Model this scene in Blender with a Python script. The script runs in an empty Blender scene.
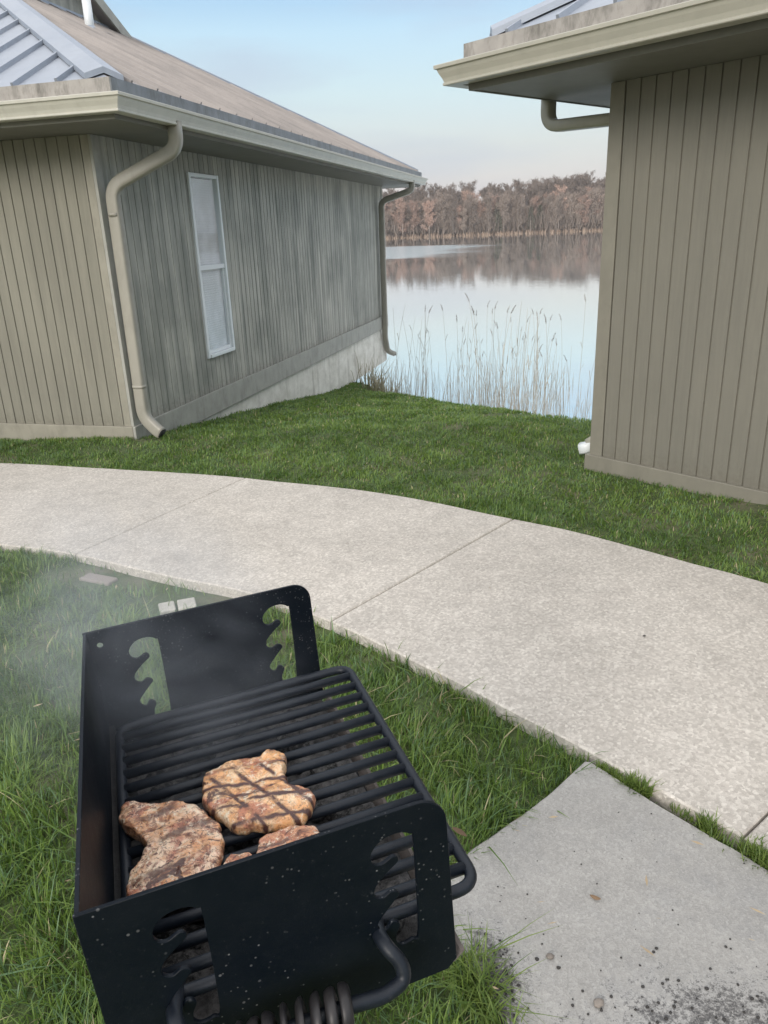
import bpy, bmesh, math, random
import numpy as np
from mathutils import Vector, Matrix, noise, Euler
random.seed(7); RNG = np.random.default_rng(7)
S = bpy.context.scene
COL = S.collection
rad = math.radians
PI = math.pi

# ------------------------------------------------------------ helpers
def link(o, parent=None):
    COL.objects.link(o)
    if parent is not None: o.parent = parent
    return o
def tag(o, label=None, cat=None, group=None, kind=None):
    if label: o['label'] = label
    if cat: o['category'] = cat
    if group: o['group'] = group
    if kind: o['kind'] = kind
    return o
def empty(name, loc=(0, 0, 0), rot=(0, 0, 0)):
    o = bpy.data.objects.new(name, None); o.empty_display_size = .1
    o.location = loc; o.rotation_euler = rot
    return link(o)
class MB:
    """collects shapes, links them as ONE mesh object"""
    def __init__(s): s.v = []; s.f = []; s.sm = []
    def add(s, vs, fs, smooth=False):
        n = len(s.v); s.v += [tuple(p) for p in vs]; s.f += [tuple(i + n for i in f) for f in fs]; s.sm += [smooth] * len(fs); return s
    def box(s, a, b):
        x0, y0, z0 = a; x1, y1, z1 = b
        return s.add([(x0,y0,z0),(x1,y0,z0),(x1,y1,z0),(x0,y1,z0),(x0,y0,z1),(x1,y0,z1),(x1,y1,z1),(x0,y1,z1)],
                     [(0,3,2,1),(4,5,6,7),(0,1,5,4),(1,2,6,5),(2,3,7,6),(3,0,4,7)])
    def prism(s, pts, axis, a, b):
        """pts: 2D polygon; axis 'x','y','z' the extrusion axis between a and b"""
        def P(p, t):
            return {'x': (t, p[0], p[1]), 'y': (p[0], t, p[1]), 'z': (p[0], p[1], t)}[axis]
        n = len(pts)
        return s.add([P(p, a) for p in pts] + [P(p, b) for p in pts],
                     [tuple(range(n))[::-1], tuple(range(n, 2*n))] + [(i, (i+1) % n, n+(i+1) % n, n+i) for i in range(n)])
    def hull8(s, q0, q1):
        """two quads of 3D points joined into a solid"""
        return s.add(list(q0) + list(q1), [(0,3,2,1),(4,5,6,7),(0,1,5,4),(1,2,6,5),(2,3,7,6),(3,0,4,7)])
    def sweep(s, path, r, n=10, prof=None, caps=True, closed=False):
        P = [Vector(p) for p in path]; m = len(P)
        if not isinstance(r, (list, tuple)): r = [r] * m
        up = Vector((0, 0, 1)); T = []
        for i in range(m):
            if closed: t = P[(i+1) % m] - P[i-1]
            else: t = P[min(i+1, m-1)] - P[max(i-1, 0)]
            T.append(t.normalized())
        a = up.cross(T[0])
        if a.length < 1e-3: a = Vector((1, 0, 0)).cross(T[0])
        a.normalize(); vs = []
        if prof is None: prof = [(math.cos(2*PI*k/n), math.sin(2*PI*k/n)) for k in range(n)]
        n = len(prof)
        for i in range(m):
            a = (a - T[i] * a.dot(T[i])).normalized(); b = T[i].cross(a)
            for (c, d) in prof: vs.append(P[i] + a * (c * r[i]) + b * (d * r[i]))
        fs = []
        for i in range(m if closed else m - 1):
            for k in range(n):
                j = (i + 1) % m
                fs.append((i*n+k, i*n+(k+1) % n, j*n+(k+1) % n, j*n+k))
        if caps and not closed:
            fs.append(tuple(range(n))[::-1]); fs.append(tuple((m-1)*n+k for k in range(n)))
        return s.add(vs, fs, True)
    def mesh(s, name, mat):
        me = bpy.data.meshes.new(name); me.from_pydata(s.v, [], s.f)
        me.polygons.foreach_set('use_smooth', s.sm)
        if mat: me.materials.append(mat)
        bm = bmesh.new(); bm.from_mesh(me); bmesh.ops.recalc_face_normals(bm, faces=bm.faces); bm.to_mesh(me); bm.free()
        me.update(); return me
    def build(s, name, mat, parent=None, bevel=0, seg=2):
        o = bpy.data.objects.new(name, s.mesh(name, mat)); link(o, parent)
        if bevel:
            m = o.modifiers.new('bevel', 'BEVEL'); m.width = bevel; m.segments = seg; m.limit_method = 'ANGLE'; m.angle_limit = rad(40)
            m.harden_normals = False
        return o
def np_mesh(name, V, F, mat, colors=None, smooth=False):
    """V (n,3) array, F (m,k) array with equal sized faces or list of such arrays"""
    if not isinstance(F, list): F = [F]
    me = bpy.data.meshes.new(name); me.vertices.add(len(V)); me.vertices.foreach_set('co', V.astype(np.float32).ravel())
    loops = np.concatenate([f.ravel() for f in F]); sizes = np.concatenate([np.full(len(f), f.shape[1]) for f in F])
    me.loops.add(len(loops)); me.loops.foreach_set('vertex_index', loops.astype(np.int32))
    me.polygons.add(len(sizes)); st = np.concatenate([[0], np.cumsum(sizes)[:-1]])
    me.polygons.foreach_set('loop_start', st.astype(np.int32)); me.polygons.foreach_set('loop_total', sizes.astype(np.int32))
    if smooth: me.polygons.foreach_set('use_smooth', np.ones(len(sizes), bool))
    me.update(calc_edges=True)
    if colors is not None:
        ca = me.color_attributes.new('tint', 'FLOAT_COLOR', 'POINT'); ca.data.foreach_set('color', colors.astype(np.float32).ravel())
    if mat: me.materials.append(mat)
    return me
def catmull(P, n=8, closed=False):
    P = [Vector(p) for p in P]; out = []; m = len(P)
    rng = range(m) if closed else range(m - 1)
    for i in rng:
        g = lambda k: P[k % m] if closed else P[max(0, min(m-1, k))]
        p0, p1, p2, p3 = g(i-1), g(i), g(i+1), g(i+2)
        for k in range(n):
            t = k / n
            out.append(.5 * ((2*p1) + (p2-p0)*t + (2*p0-5*p1+4*p2-p3)*t*t + (3*p1-p0-3*p2+p3)*t**3))
    if not closed: out.append(P[-1])
    return out
def rounded(path, r, n=6):
    """round the corners of a polyline"""
    P = [Vector(p) for p in path]; out = [P[0]]
    for i in range(1, len(P) - 1):
        a = (P[i-1]-P[i]); b = (P[i+1]-P[i]); rr = min(r, a.length*.48, b.length*.48)
        A = P[i] + a.normalized()*rr; B = P[i] + b.normalized()*rr
        for k in range(n+1):
            t = k/n; out.append(A*(1-t)**2 + P[i]*2*t*(1-t) + B*t*t)
    out.append(P[-1]); return out

# ------------------------------------------------------------ materials
class N:
    def __init__(s, name):
        s.m = bpy.data.materials.new(name); s.m.use_nodes = True; s.t = s.m.node_tree
        s.t.nodes.clear(); s.out = s.n('ShaderNodeOutputMaterial')
    def n(s, typ, **kw):
        o = s.t.nodes.new(typ)
        for k, v in kw.items():
            if k.startswith('_'): setattr(o, k[1:], v)
            else:
                key = k.replace('__', ' ')
                o.inputs[key].default_value = v
        return o
    def l(s, a, b): s.t.links.new(a, b)
    def coords(s, kind='Object'): return s.n('ShaderNodeTexCoord').outputs[kind]
    def mapping(s, scale=(1,1,1), vec=None, rot=(0,0,0)):
        m = s.n('ShaderNodeMapping'); m.inputs['Scale'].default_value = scale; m.inputs['Rotation'].default_value = rot
        s.l(vec if vec is not None else s.coords(), m.inputs['Vector']); return m.outputs['Vector']
    def noise(s, scale, detail=4, rough=.55, vec=None, dist=0):
        o = s.n('ShaderNodeTexNoise', Scale=scale, Detail=detail, Roughness=rough, Distortion=dist)
        s.l(vec if vec is not None else s.coords(), o.inputs['Vector']); return o.outputs['Fac']
    def ramp(s, fac, stops):
        o = s.n('ShaderNodeValToRGB'); e = o.color_ramp.elements
        while len(e) < len(stops): e.new(.5)
        for x, (p, c) in zip(e, stops):
            x.position = p; x.color = (c, c, c, 1) if not isinstance(c, (tuple, list)) else (*c, 1)
        s.l(fac, o.inputs['Fac']); return o.outputs['Color']
    def mix(s, fac, a, b, typ='MIX'):
        o = s.n('ShaderNodeMix', _data_type='RGBA', _blend_type=typ)
        for v, i in ((fac, 0), (a, 6), (b, 7)):
            if isinstance(v, (int, float)): o.inputs[i].default_value = v if i == 0 else (v, v, v, 1)
            elif isinstance(v, (tuple, list)): o.inputs[i].default_value = (*v, 1)
            else: s.l(v, o.inputs[i])
        return o.outputs[2]
    def math(s, op, a, b=0.):
        o = s.n('ShaderNodeMath', _operation=op)
        for v, i in ((a, 0), (b, 1)):
            if isinstance(v, (int, float)): o.inputs[i].default_value = v
            else: s.l(v, o.inputs[i])
        return o.outputs[0]
    def bsdf(s, color, rough=.6, bump=None, bstr=.3, bdist=.01, **kw):
        b = s.n('ShaderNodeBsdfPrincipled', **kw)
        for v, k in ((color, 'Base Color'), (rough, 'Roughness')):
            if isinstance(v, (int, float)): b.inputs[k].default_value = v
            elif isinstance(v, (tuple, list)): b.inputs[k].default_value = (*v, 1)
            else: s.l(v, b.inputs[k])
        if bump is not None:
            bp = s.n('ShaderNodeBump', Strength=bstr, Distance=bdist); s.l(bump, bp.inputs['Height']); s.l(bp.outputs['Normal'], b.inputs['Normal'])
        s.l(b.outputs[0], s.out.inputs['Surface']); return b

def m_siding(name, base, streak, amount, dirt=(.10, .105, .095)):
    q = N(name)
    v1 = q.mapping((9, 9, .55)); v2 = q.mapping((60, 60, 3)); 
    st = q.ramp(q.noise(1, 5, .6, v1), [(.38, 0), (.72, 1)])
    fi = q.noise(1, 4, .6, v2)
    c = q.mix(q.math('MULTIPLY', st, amount), base, streak)
    c = q.mix(q.math('MULTIPLY', q.ramp(q.noise(1.1, 4, .6), [(.45, 0), (.75, 1)]), amount*.7), c, dirt)
    mil = q.ramp(q.noise(1, 6, .7, q.mapping((2.6, 2.6, .45))), [(.50, 0), (.60, 1)]); c = q.mix(q.math('MULTIPLY', mil, amount*.55), c, dirt)
    sx = q.n('ShaderNodeSeparateXYZ'); q.l(q.coords(), sx.inputs[0])
    low = q.math('SUBTRACT', 1., q.math('DIVIDE', sx.outputs[2], .38)); spl = q.ramp(q.math('ADD', low, q.math('MULTIPLY', q.math('SUBTRACT', q.noise(26, 6, .8), .5), 1.6)), [(.55, 0), (1., .45)])
    c = q.mix(spl, c, (.13, .115, .085))
    c = q.mix(.35, c, q.ramp(fi, [(.3, .72), (.7, 1.0)]), 'MULTIPLY')
    q.bsdf(c, .7, fi, .25, .003); return q.m
def m_paint(name, base, var=.12, rough=.45, dirt=0.):
    q = N(name)
    n1 = q.noise(6, 5, .6)
    c = q.mix(q.ramp(n1, [(.3, 0), (.7, 1)]), tuple(x*(1-var) for x in base), tuple(x*(1+var*.6) for x in base))
    if dirt: c = q.mix(q.math('MULTIPLY', q.ramp(q.noise(9, 6, .7, q.mapping((1,1,.4))), [(.48, 0), (.7, 1)]), dirt), c, (.07, .065, .05))
    q.bsdf(c, rough, q.noise(45, 3), .06, .003); return q.m

M = {}
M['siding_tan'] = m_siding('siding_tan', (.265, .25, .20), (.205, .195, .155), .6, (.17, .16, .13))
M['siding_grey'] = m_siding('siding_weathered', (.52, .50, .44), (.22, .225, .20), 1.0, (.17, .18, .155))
M['siding_right'] = m_siding('siding_taupe', (.203, .190, .155), (.185, .174, .142), .5, (.158, .15, .125))
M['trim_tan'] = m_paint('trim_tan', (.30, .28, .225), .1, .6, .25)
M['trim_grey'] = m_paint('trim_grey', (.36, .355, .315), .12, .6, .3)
M['trim_right'] = m_paint('trim_taupe', (.22, .205, .165), .08, .6, .15)
M['gutter'] = m_paint('gutter_paint', (.54, .52, .45), .05, .38, .12)
M['gutter_r'] = m_paint('gutter_paint_dull', (.43, .41, .345), .05, .38, .1)
M['soffit'] = m_paint('soffit_paint', (.17, .165, .14), .1, .6, .1)
M['downspout'] = m_paint('downspout_paint', (.34, .32, .27), .06, .4, .15)
M['flash'] = m_paint('eave_flashing', (.38, .35, .32), .2, .5, .7)
M['flash_dark'] = m_paint('eave_flashing_dark', (.20, .215, .23), .25, .5, .6)
def m_metalroof(name, base, alt, rough=.4):
    q = N(name); n1 = q.noise(1.3, 5, .6); n2 = q.noise(14, 5, .65)
    c = q.mix(q.ramp(n1, [(.35, 0), (.7, 1)]), base, alt); c = q.mix(.3, c, q.ramp(n2, [(.3, .6), (.7, 1)]), 'MULTIPLY')
    q.bsdf(c, q.mix(n2, rough, rough+.2), n1, .08, .02, Metallic=.35); return q.m
M['roof'] = m_metalroof('metal_roof', (.33, .365, .425), (.40, .43, .48))
M['roof_weathered'] = m_metalroof('metal_roof_weathered', (.42, .385, .365), (.30, .28, .27), .65)
q = N('foundation_concrete'); n1 = q.noise(2.5, 6, .65, q.mapping((1, 1, 1.6)))
c = q.mix(q.ramp(n1, [(.35, 0), (.7, 1)]), (.82, .79, .72), (.55, .52, .45))
c = q.mix(q.ramp(q.noise(1, 4, .6, q.mapping((5, 5, .5))), [(.55, 0), (.8, .7)]), c, (.15, .12, .08))
q.bsdf(c, .85, q.noise(40, 4), .3, .004); M['foundation'] = q.m
q = N('white_frame'); q.bsdf((.72, .75, .76), .35); M['white'] = q.m
q = N('white_blind'); q.bsdf(q.mix(q.ramp(q.noise(4), [(.4, 0), (.6, 1)]), (.50, .53, .54), (.60, .63, .65)), .7); M['blind'] = q.m
q = N('window_glass')
gl = q.n('ShaderNodeBsdfGlossy', Roughness=.03); gl.inputs['Color'].default_value = (.9, .95, 1, 1)
tr = q.n('ShaderNodeBsdfTransparent'); mx = q.n('ShaderNodeMixShader')
lw = q.n('ShaderNodeLayerWeight', Blend=.5); fr_g = q.math('ADD', .10, q.math('MULTIPLY', q.math('POWER', lw.outputs['Facing'], 3.), .4)); q.l(fr_g, mx.inputs[0]); q.l(tr.outputs[0], mx.inputs[1]); q.l(gl.outputs[0], mx.inputs[2])
q.l(mx.outputs[0], q.out.inputs['Surface']); M['glass'] = q.m
q = N('dark_interior'); q.bsdf((.03, .03, .03), .9); M['dark'] = q.m

def m_concrete(name, base, lo, hi, ash=False, rough=.85):
    q = N(name); o = q.coords()
    vor = q.n('ShaderNodeTexVoronoi', Scale=150. if ash else 100.); wv = q.mapping((1, 1, 1), o)
    nn = q.n('ShaderNodeTexNoise', Scale=40., Detail=3.); q.l(o, nn.inputs['Vector'])
    add = q.n('ShaderNodeMix', _data_type='VECTOR'); add.inputs[0].default_value = .02
    q.l(o, add.inputs[4]); q.l(nn.outputs['Color'], add.inputs[5]); q.l(add.outputs[1], vor.inputs['Vector'])
    agg = q.ramp(vor.outputs['Color'], [(.0, lo), (.55, base), (1., hi)])
    big = q.noise(1.1, 6, .6); mid = q.noise(6.5, 5, .65); fine = q.noise(260, 3, .7)
    c = q.mix(.62 if ash else .32, agg, base)
    c = q.mix(1., c, q.ramp(big, [(.3, (.86, .85, .83)), (.65, (1.03, 1.02, 1.0))]), 'MULTIPLY')
    c = q.mix(1., c, q.ramp(mid, [(.3, .88), (.6, 1.03)]), 'MULTIPLY')
    c = q.mix(1., c, q.ramp(fine, [(.3, .84), (.7, 1.1)]), 'MULTIPLY')
    sp = q.n('ShaderNodeTexVoronoi', Scale=9.); q.l(o, sp.inputs['Vector'])
    if ash:
        # soot and ash trodden into the corner of the pad
        sx = q.n('ShaderNodeSeparateXYZ'); q.l(o, sx.inputs[0])
        def blob(cx, cy, rx, ry):
            a = q.math('DIVIDE', q.math('SUBTRACT', sx.outputs[0], cx), rx); b = q.math('DIVIDE', q.math('SUBTRACT', sx.outputs[1], cy), ry)
            return q.math('SUBTRACT', 1., q.math('SQRT', q.math('ADD', q.math('MULTIPLY', a, a), q.math('MULTIPLY', b, b))))
        b1 = q.math('MAXIMUM', blob(.66, 1.08, .40, .22), blob(.20, 1.24, .12, .24))
        s1 = q.math('ADD', q.math('MULTIPLY', b1, .9), q.math('MULTIPLY', q.math('SUBTRACT', q.noise(16, 7, .8), .5), 2.0))
        s2 = q.math('ADD', s1, q.math('MULTIPLY', q.math('SUBTRACT', q.noise(120, 4, .8), .5), 2.2))
        c = q.mix(q.ramp(s2, [(.22, 0), (.70, .85)]), c, (.045, .043, .045))
        c = q.mix(q.ramp(q.math('ADD', s2, .0), [(.1, 0), (.3, .2), (.4, 0)]), c, (.5, .5, .5))
        sp2 = q.ramp(q.noise(110, 4, .85), [(.63, 0), (.72, .75)]); c = q.mix(sp2, c, (.10, .095, .09))
        c = q.mix(q.ramp(q.noise(3.2, 5, .7), [(.5, 0), (.8, .35)]), c, (.16, .17, .19))
    q.bsdf(c, rough, q.mix(.5, vor.outputs['Distance'], fine), .35, .0035); return q.m
M['path'] = m_concrete('path_concrete', (.55, .51, .465), (.37, .34, .305), (.80, .76, .70))
M['pad'] = m_concrete('pad_concrete', (.375, .365, .35), (.24, .235, .23), (.54, .53, .51), True)
M['paver'] = m_concrete('paver_concrete', (.52, .50, .45), (.42, .40, .36), (.62, .6, .55))

# ground: soil, thatch and short turf; litter on the far shore
q = N('ground_soil'); o = q.coords()
g1 = q.noise(1.7, 6, .65); g2 = q.noise(30, 5, .7); 
c = q.mix(q.ramp(g2, [(.35, 0), (.65, 1)]), (.050, .075, .024), (.095, .130, .042))
c = q.mix(q.ramp(g1, [(.5, 0), (.68, .75)]), c, (.20, .16, .115))
sx = q.n('ShaderNodeSeparateXYZ'); q.l(o, sx.inputs[0])
far = q.ramp(q.math('DIVIDE', sx.outputs[1], 1000.), [(.30, 0), (.301, 1)])
c = q.mix(far, c, q.mix(q.noise(.05, 6), (.26, .185, .13), (.18, .14, .11)))
q.bsdf(c, .95, g2, .6, .02); M['ground'] = q.m

q = N('grass_blade'); at = q.n('ShaderNodeAttribute', _attribute_name='tint'); 
b = q.n('ShaderNodeBsdfPrincipled', Roughness=.42); q.l(at.outputs['Color'], b.inputs['Base Color']); b.inputs['Specular IOR Level'].default_value = .35
tl = q.n('ShaderNodeBsdfTranslucent'); q.l(q.mix(1., at.outputs['Color'], (1.2, 1.35, .7), 'MULTIPLY'), tl.inputs['Color'])
mx = q.n('ShaderNodeMixShader', Fac=.28); q.l(b.outputs[0], mx.inputs[1]); q.l(tl.outputs[0], mx.inputs[2]); q.l(mx.outputs[0], q.out.inputs['Surface']); M['grass'] = q.m

# lake
q = N('lake_water'); o = q.coords()
w1 = q.noise(1, 3, .5, q.mapping((.9, 2.6, 1))); w2 = q.noise(1, 3, .55, q.mapping((.02, .06, 1)))
patch = q.ramp(q.noise(1, 3, .5, q.mapping((.006, .013, 1))), [(.46, 0), (.56, 1)])
sw = q.n('ShaderNodeSeparateXYZ'); q.l(o, sw.inputs[0])
ea = q.math('DIVIDE', q.math('ADD', sw.outputs[0], 15.), 46.); eb = q.math('DIVIDE', q.math('SUBTRACT', sw.outputs[1], 150.), 62.)
el = q.math('SUBTRACT', 1., q.math('SQRT', q.math('ADD', q.math('MULTIPLY', ea, ea), q.math('MULTIPLY', eb, eb))))
el = q.math('ADD', el, q.math('MULTIPLY', q.math('SUBTRACT', q.noise(1, 5, .6, q.mapping((.02, .035, 1))), .5), 1.1)); ruf = q.ramp(el, [(.05, 0), (.3, 1)])
b = q.bsdf((.82, .86, .86), q.mix(ruf, .02, .16), w1, .5, .02, IOR=1.33, Metallic=.85)
bp = b.inputs['Normal'].links[0].from_node; q.l(q.math('ADD', .025, q.math('ADD', q.math('MULTIPLY', patch, .10), q.math('MULTIPLY', ruf, .8))), bp.inputs['Strength'])
M['water'] = q.m

# grill steel
q = N('grill_steel'); n1 = q.noise(9, 6, .7); n2 = q.noise(90, 5, .7)
c = q.mix(q.ramp(n1, [(.4, 0), (.7, 1)]), (.0018, .0042, .0082), (.0050, .0075, .0115))
c = q.mix(q.ramp(q.noise(22, 6, .8), [(.66, 0), (.8, .3)]), c, (.03, .022, .016))
def specks(scale, size, share, amt):
    sp = q.n('ShaderNodeTexVoronoi', Scale=scale); q.l(q.coords(), sp.inputs['Vector'])
    k = q.math('MULTIPLY', q.ramp(sp.outputs['Distance'], [(size, 1), (size*1.5, 0)]), q.ramp(sp.outputs['Color'], [(share, 0), (share+.03, 1)]))
    return q.math('MULTIPLY', q.math('MULTIPLY', k, q.ramp(q.noise(7, 5, .75), [(.46, 0), (.60, 1)])), amt)
dots = q.math('MAXIMUM', specks(60, .08, .70, .22), q.math('MAXIMUM', specks(130, .12, .64, .30), specks(260, .20, .66, .22)))
c = q.mix(dots, c, (.42, .42, .42))
dust = q.ramp(q.noise(160, 5, .85), [(.60, 0), (.80, .25)]); c = q.mix(dust, c, (.12, .12, .12))
q.bsdf(c, q.mix(n1, .34, .6), q.mix(.5, n1, n2), .25, .003, **{'Specular IOR Level': .2}); M['steel'] = q.m
q = N('grate_iron'); n1 = q.noise(40, 6, .7)
c = q.mix(q.ramp(n1, [(.4, 0), (.7, 1)]), (.006, .009, .015), (.013, .017, .024))
c = q.mix(q.ramp(q.noise(120, 5, .8), [(.6, 0), (.75, .35)]), c, (.06, .055, .05))
q.bsdf(c, q.mix(n1, .32, .6), n1, .35, .002, **{'Specular IOR Level': .38}); M['iron'] = q.m
q = N('rusty_lip'); n1 = q.noise(35, 6, .8)
q.bsdf(q.mix(n1, (.22, .19, .17), (.05, .04, .035)), .9, n1, .5, .004); M['lip'] = q.m
q = N('sooty_steel'); n1 = q.noise(30, 6, .75)
c = q.mix(q.ramp(n1, [(.45, 0), (.75, 1)]), (.008, .008, .009), (.035, .033, .032))
c = q.mix(q.ramp(q.noise(60, 6, .8), [(.62, 0), (.75, .5)]), c, (.10, .09, .08))
q.bsdf(c, .8, n1, .5, .004); M['soot'] = q.m
q = N('coil_steel'); q.bsdf(q.mix(q.noise(50, 5), (.05, .045, .045), (.02, .02, .022)), .45, Metallic=.4); M['coil'] = q.m
q = N('ash_bed'); n1 = q.noise(45, 7, .8); n2 = q.noise(12, 4)
c = q.mix(q.ramp(n1, [(.38, 0), (.55, 1)]), (.02, .02, .02), (.20, .19, .185)); c = q.mix(q.ramp(n2, [(.4, .0), (.6, .75)]), c, (.05, .048, .048))
q.bsdf(c, .95, n1, .8, .01); M['ash'] = q.m
q = N('charcoal_lump'); n1 = q.noise(60, 6, .8)
q.bsdf(q.mix(q.ramp(n1, [(.45, 0), (.62, 1)]), (.015, .015, .016), (.17, .165, .16)), .9, n1, .8, .006); M['coal'] = q.m

def m_meat(name, seed, light, orange, lines, browny, char=.585):
    q = N(name); mp = q.n('ShaderNodeMapping'); mp.inputs['Location'].default_value = (seed*3.7, seed*1.9, seed); q.l(q.coords(), mp.inputs['Vector']); v = mp.outputs[0]
    n1 = q.noise(22, 6, .7, v, .6); n2 = q.noise(70, 6, .75, v, .8); n3 = q.noise(17, 5, .65, v, 1.); n4 = q.noise(150, 5, .8, v, .5)
    c = q.mix(q.ramp(n1, [(.42, 0), (.55, 1)]), light, orange)
    c = q.mix(q.ramp(n3, [(.53, 0), (.60, .8)]), c, (.50, .17, .10))
    c = q.mix(q.ramp(n2, [(.50, 0), (.56, browny)]), c, (.22, .065, .03))
    c = q.mix(q.ramp(q.noise(55, 6, .85, v, .6), [(.55, 0), (.60, .85)]), c, (.92, .80, .62))
    c = q.mix(q.ramp(n4, [(.55, 0), (.60, min(1, browny+.2))]), c, (.08, .022, .012))
    # char patches and the sear lines burnt in by the grate: (direction, spacing, phase, strength, wobble)
    tot = q.ramp(q.noise(12, 5, .7, v, 1.2), [(char, 0), (char+.04, .95)]); sx = q.n('ShaderNodeSeparateXYZ'); q.l(q.coords(), sx.inputs[0])
    for (a, per, ph, st, wob) in lines:
        d = q.math('ADD', q.math('MULTIPLY', sx.outputs[0], math.cos(a)), q.math('MULTIPLY', sx.outputs[1], math.sin(a)))
        d = q.math('ADD', d, q.math('MULTIPLY', q.math('SUBTRACT', q.noise(30, 4, .6, v), .5), wob))
        f = q.math('ABSOLUTE', q.math('SUBTRACT', q.math('FRACT', q.math('ADD', q.math('DIVIDE', d, per), ph)), .5))
        k = q.ramp(q.math('ADD', f, q.math('MULTIPLY', q.math('SUBTRACT', n2, .5), .22)), [(.05, 1), (.13, 0)])
        k = q.math('MULTIPLY', k, q.ramp(q.noise(20, 4, .6, q.mapping((1, 1, 1), v, (0, 0, a))), [(.43, .12*st), (.52, st)]))
        tot = q.math('MAXIMUM', tot, k)
    c = q.mix(tot, c, q.mix(n2, (.022, .009, .008), (.14, .045, .03)))
    hgt = q.math('ADD', q.math('MULTIPLY', n1, .7), q.math('ADD', n2, q.math('MULTIPLY', n4, .5))); hgt = q.math('SUBTRACT', hgt, q.math('MULTIPLY', tot, .4))
    b = q.bsdf(c, q.mix(n2, .22, .6), hgt, .8, .005, **{'Subsurface Weight': .1, 'Subsurface Scale': .005, 'Coat Weight': .6, 'Coat Roughness': .15})
    b.inputs['Subsurface Radius'].default_value = (1, .3, .15); return q.m

def m_leafy(name, a, b_, rough=.85):
    q = N(name); oi = q.n('ShaderNodeObjectInfo'); n1 = q.noise(.35, 4, .6)
    c = q.mix(n1, a, b_); c = q.mix(1., c, q.ramp(oi.outputs['Random'], [(0, .7), (1, 1.3)]), 'MULTIPLY')
    q.bsdf(c, rough); return q.m
M['twig'] = m_leafy('bare_twigs', (.30, .235, .19), (.23, .185, .155))
M['twig_rust'] = m_leafy('rusty_twigs', (.42, .27, .21), (.33, .235, .19))
M['bark'] = m_leafy('pale_bark', (.36, .30, .26), (.27, .225, .195))
M['needles'] = m_leafy('dark_needles', (.13, .135, .095), (.17, .16, .11))
M['reed'] = m_leafy('dry_reed', (.50, .45, .37), (.36, .32, .26))
M['shore_brush'] = m_leafy('shore_brush', (.34, .235, .165), (.25, .19, .145))
M['brush'] = m_leafy('bank_brush', (.40, .34, .24), (.24, .23, .14))
M['reed_head'] = m_leafy('reed_plume', (.27, .22, .18), (.18, .145, .12))
M['dryleaf'] = m_leafy('dry_leaf', (.22, .14, .08), (.12, .08, .05))
M['stone'] = m_leafy('small_stone', (.30, .26, .22), (.22, .19, .17))
M['blackbit'] = m_leafy('charred_bit', (.03, .028, .028), (.05, .045, .04))

# ------------------------------------------------------------ terrain
def crest(x, y): # metres beyond the top of the bank towards the lake
    return np.minimum((x-1.17)*.917+(y-8.9)*.4, (y-6.6)*.9)
def terrain(x, y):
    x = np.asarray(x, float); y = np.asarray(y, float)
    z = -.045 - .125*np.clip(y-6.6, 0, 14)
    z = z + .012*np.sin(x*2.1+.7)*np.cos(y*1.7) + .008*np.sin(x*5.3+y*4.1)
    z = z + .085*np.exp(-((x-2.75)**2+(y-4.0)**2)/.55)
    t = crest(x, y); z = z - np.clip(.55*np.maximum(t, 0) , 0, 4) - .04*np.exp(-t*t/.5)
    z = z + .36*np.exp(-((x+.15)**2/.5+(y-13.9)**2/1.1))
    z = np.maximum(z, -4.)
    far = np.clip((y-426)/6, 0, 1); up = -1.9 + .03*np.clip(y-432, 0, 60) + .10*np.clip(y-440, 0, 60)
    return np.where(y > 426, z*(1-far) + (up + .6*np.sin(x*.05)*np.clip((y-440)/40, 0, 1))*far, z)
def axis(a, b, fine, lims):
    out = list(np.arange(a, b, fine)); s = fine; p = b
    while p < lims[1]: out.append(p); s *= 1.25; p += s
    s = fine; p = a - fine
    while p > lims[0]: out.insert(0, p); s *= 1.25; p -= s
    return np.array(out)
ax = axis(-7, 8, .22, (-1500, 1500)); ay = axis(-2, 15, .22, (-900, 2000))
ay = np.sort(np.concatenate([ay[(ay < 405) | (ay > 520)], [405, 420, 425, 427, 429, 431, 433, 437, 441, 450, 460, 480, 500, 520]]))
X, Y = np.meshgrid(ax, ay); V = np.stack([X, Y, terrain(X, Y)], -1).reshape(-1, 3); nx = len(ax); ny = len(ay)
i = np.arange(nx-1)[None, :] + nx*np.arange(ny-1)[:, None]
F = np.stack([i, i+1, i+1+nx, i+nx], -1).reshape(-1, 4)
go = link(bpy.data.objects.new('ground', np_mesh('ground', V, F, M['ground'], smooth=True))); tag(go, kind='structure')
wo = MB().add([(-1500, 4, -1.7), (1500, 4, -1.7), (1500, 434, -1.7), (-1500, 434, -1.7)], [(0, 1, 2, 3)]).build('lake_water', M['water']); tag(wo, kind='structure')

# ------------------------------------------------------------ path and pad
near = [(-5.2,4.75),(-4.0,4.55),(-3.0,4.33),(-2.208,4.081),(-1.707,3.888),(-1.157,3.576),(-0.657,3.320),(-0.256,3.001),(0.064,2.681),(0.268,2.465),(0.422,2.289),(0.539,2.160),(0.629,2.054),(0.796,1.855),(0.955,1.66),(1.10,1.44),(1.35,.9),(1.5,.2),(1.55,-.6)]
farp = [(-5.6,6.25),(-4.3,6.05),(-3.011,5.830),(-2.138,5.579),(-1.325,5.322),(-0.976,5.182),(0.005,4.733),(0.752,4.170),(0.988,4.001),(1.251,3.753),(1.552,3.438),(1.778,3.211),(2.185,2.63),(2.6,1.9),(2.95,.9),(3.1,0),(3.15,-.8)]
nc = catmull([(x, y, 0) for x, y in near], 8); fc = catmull([(x, y, 0) for x, y in farp], 8)
def nearest(c, p): return min(range(len(c)), key=lambda k: (c[k].x-p[0])**2+(c[k].y-p[1])**2)
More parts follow.
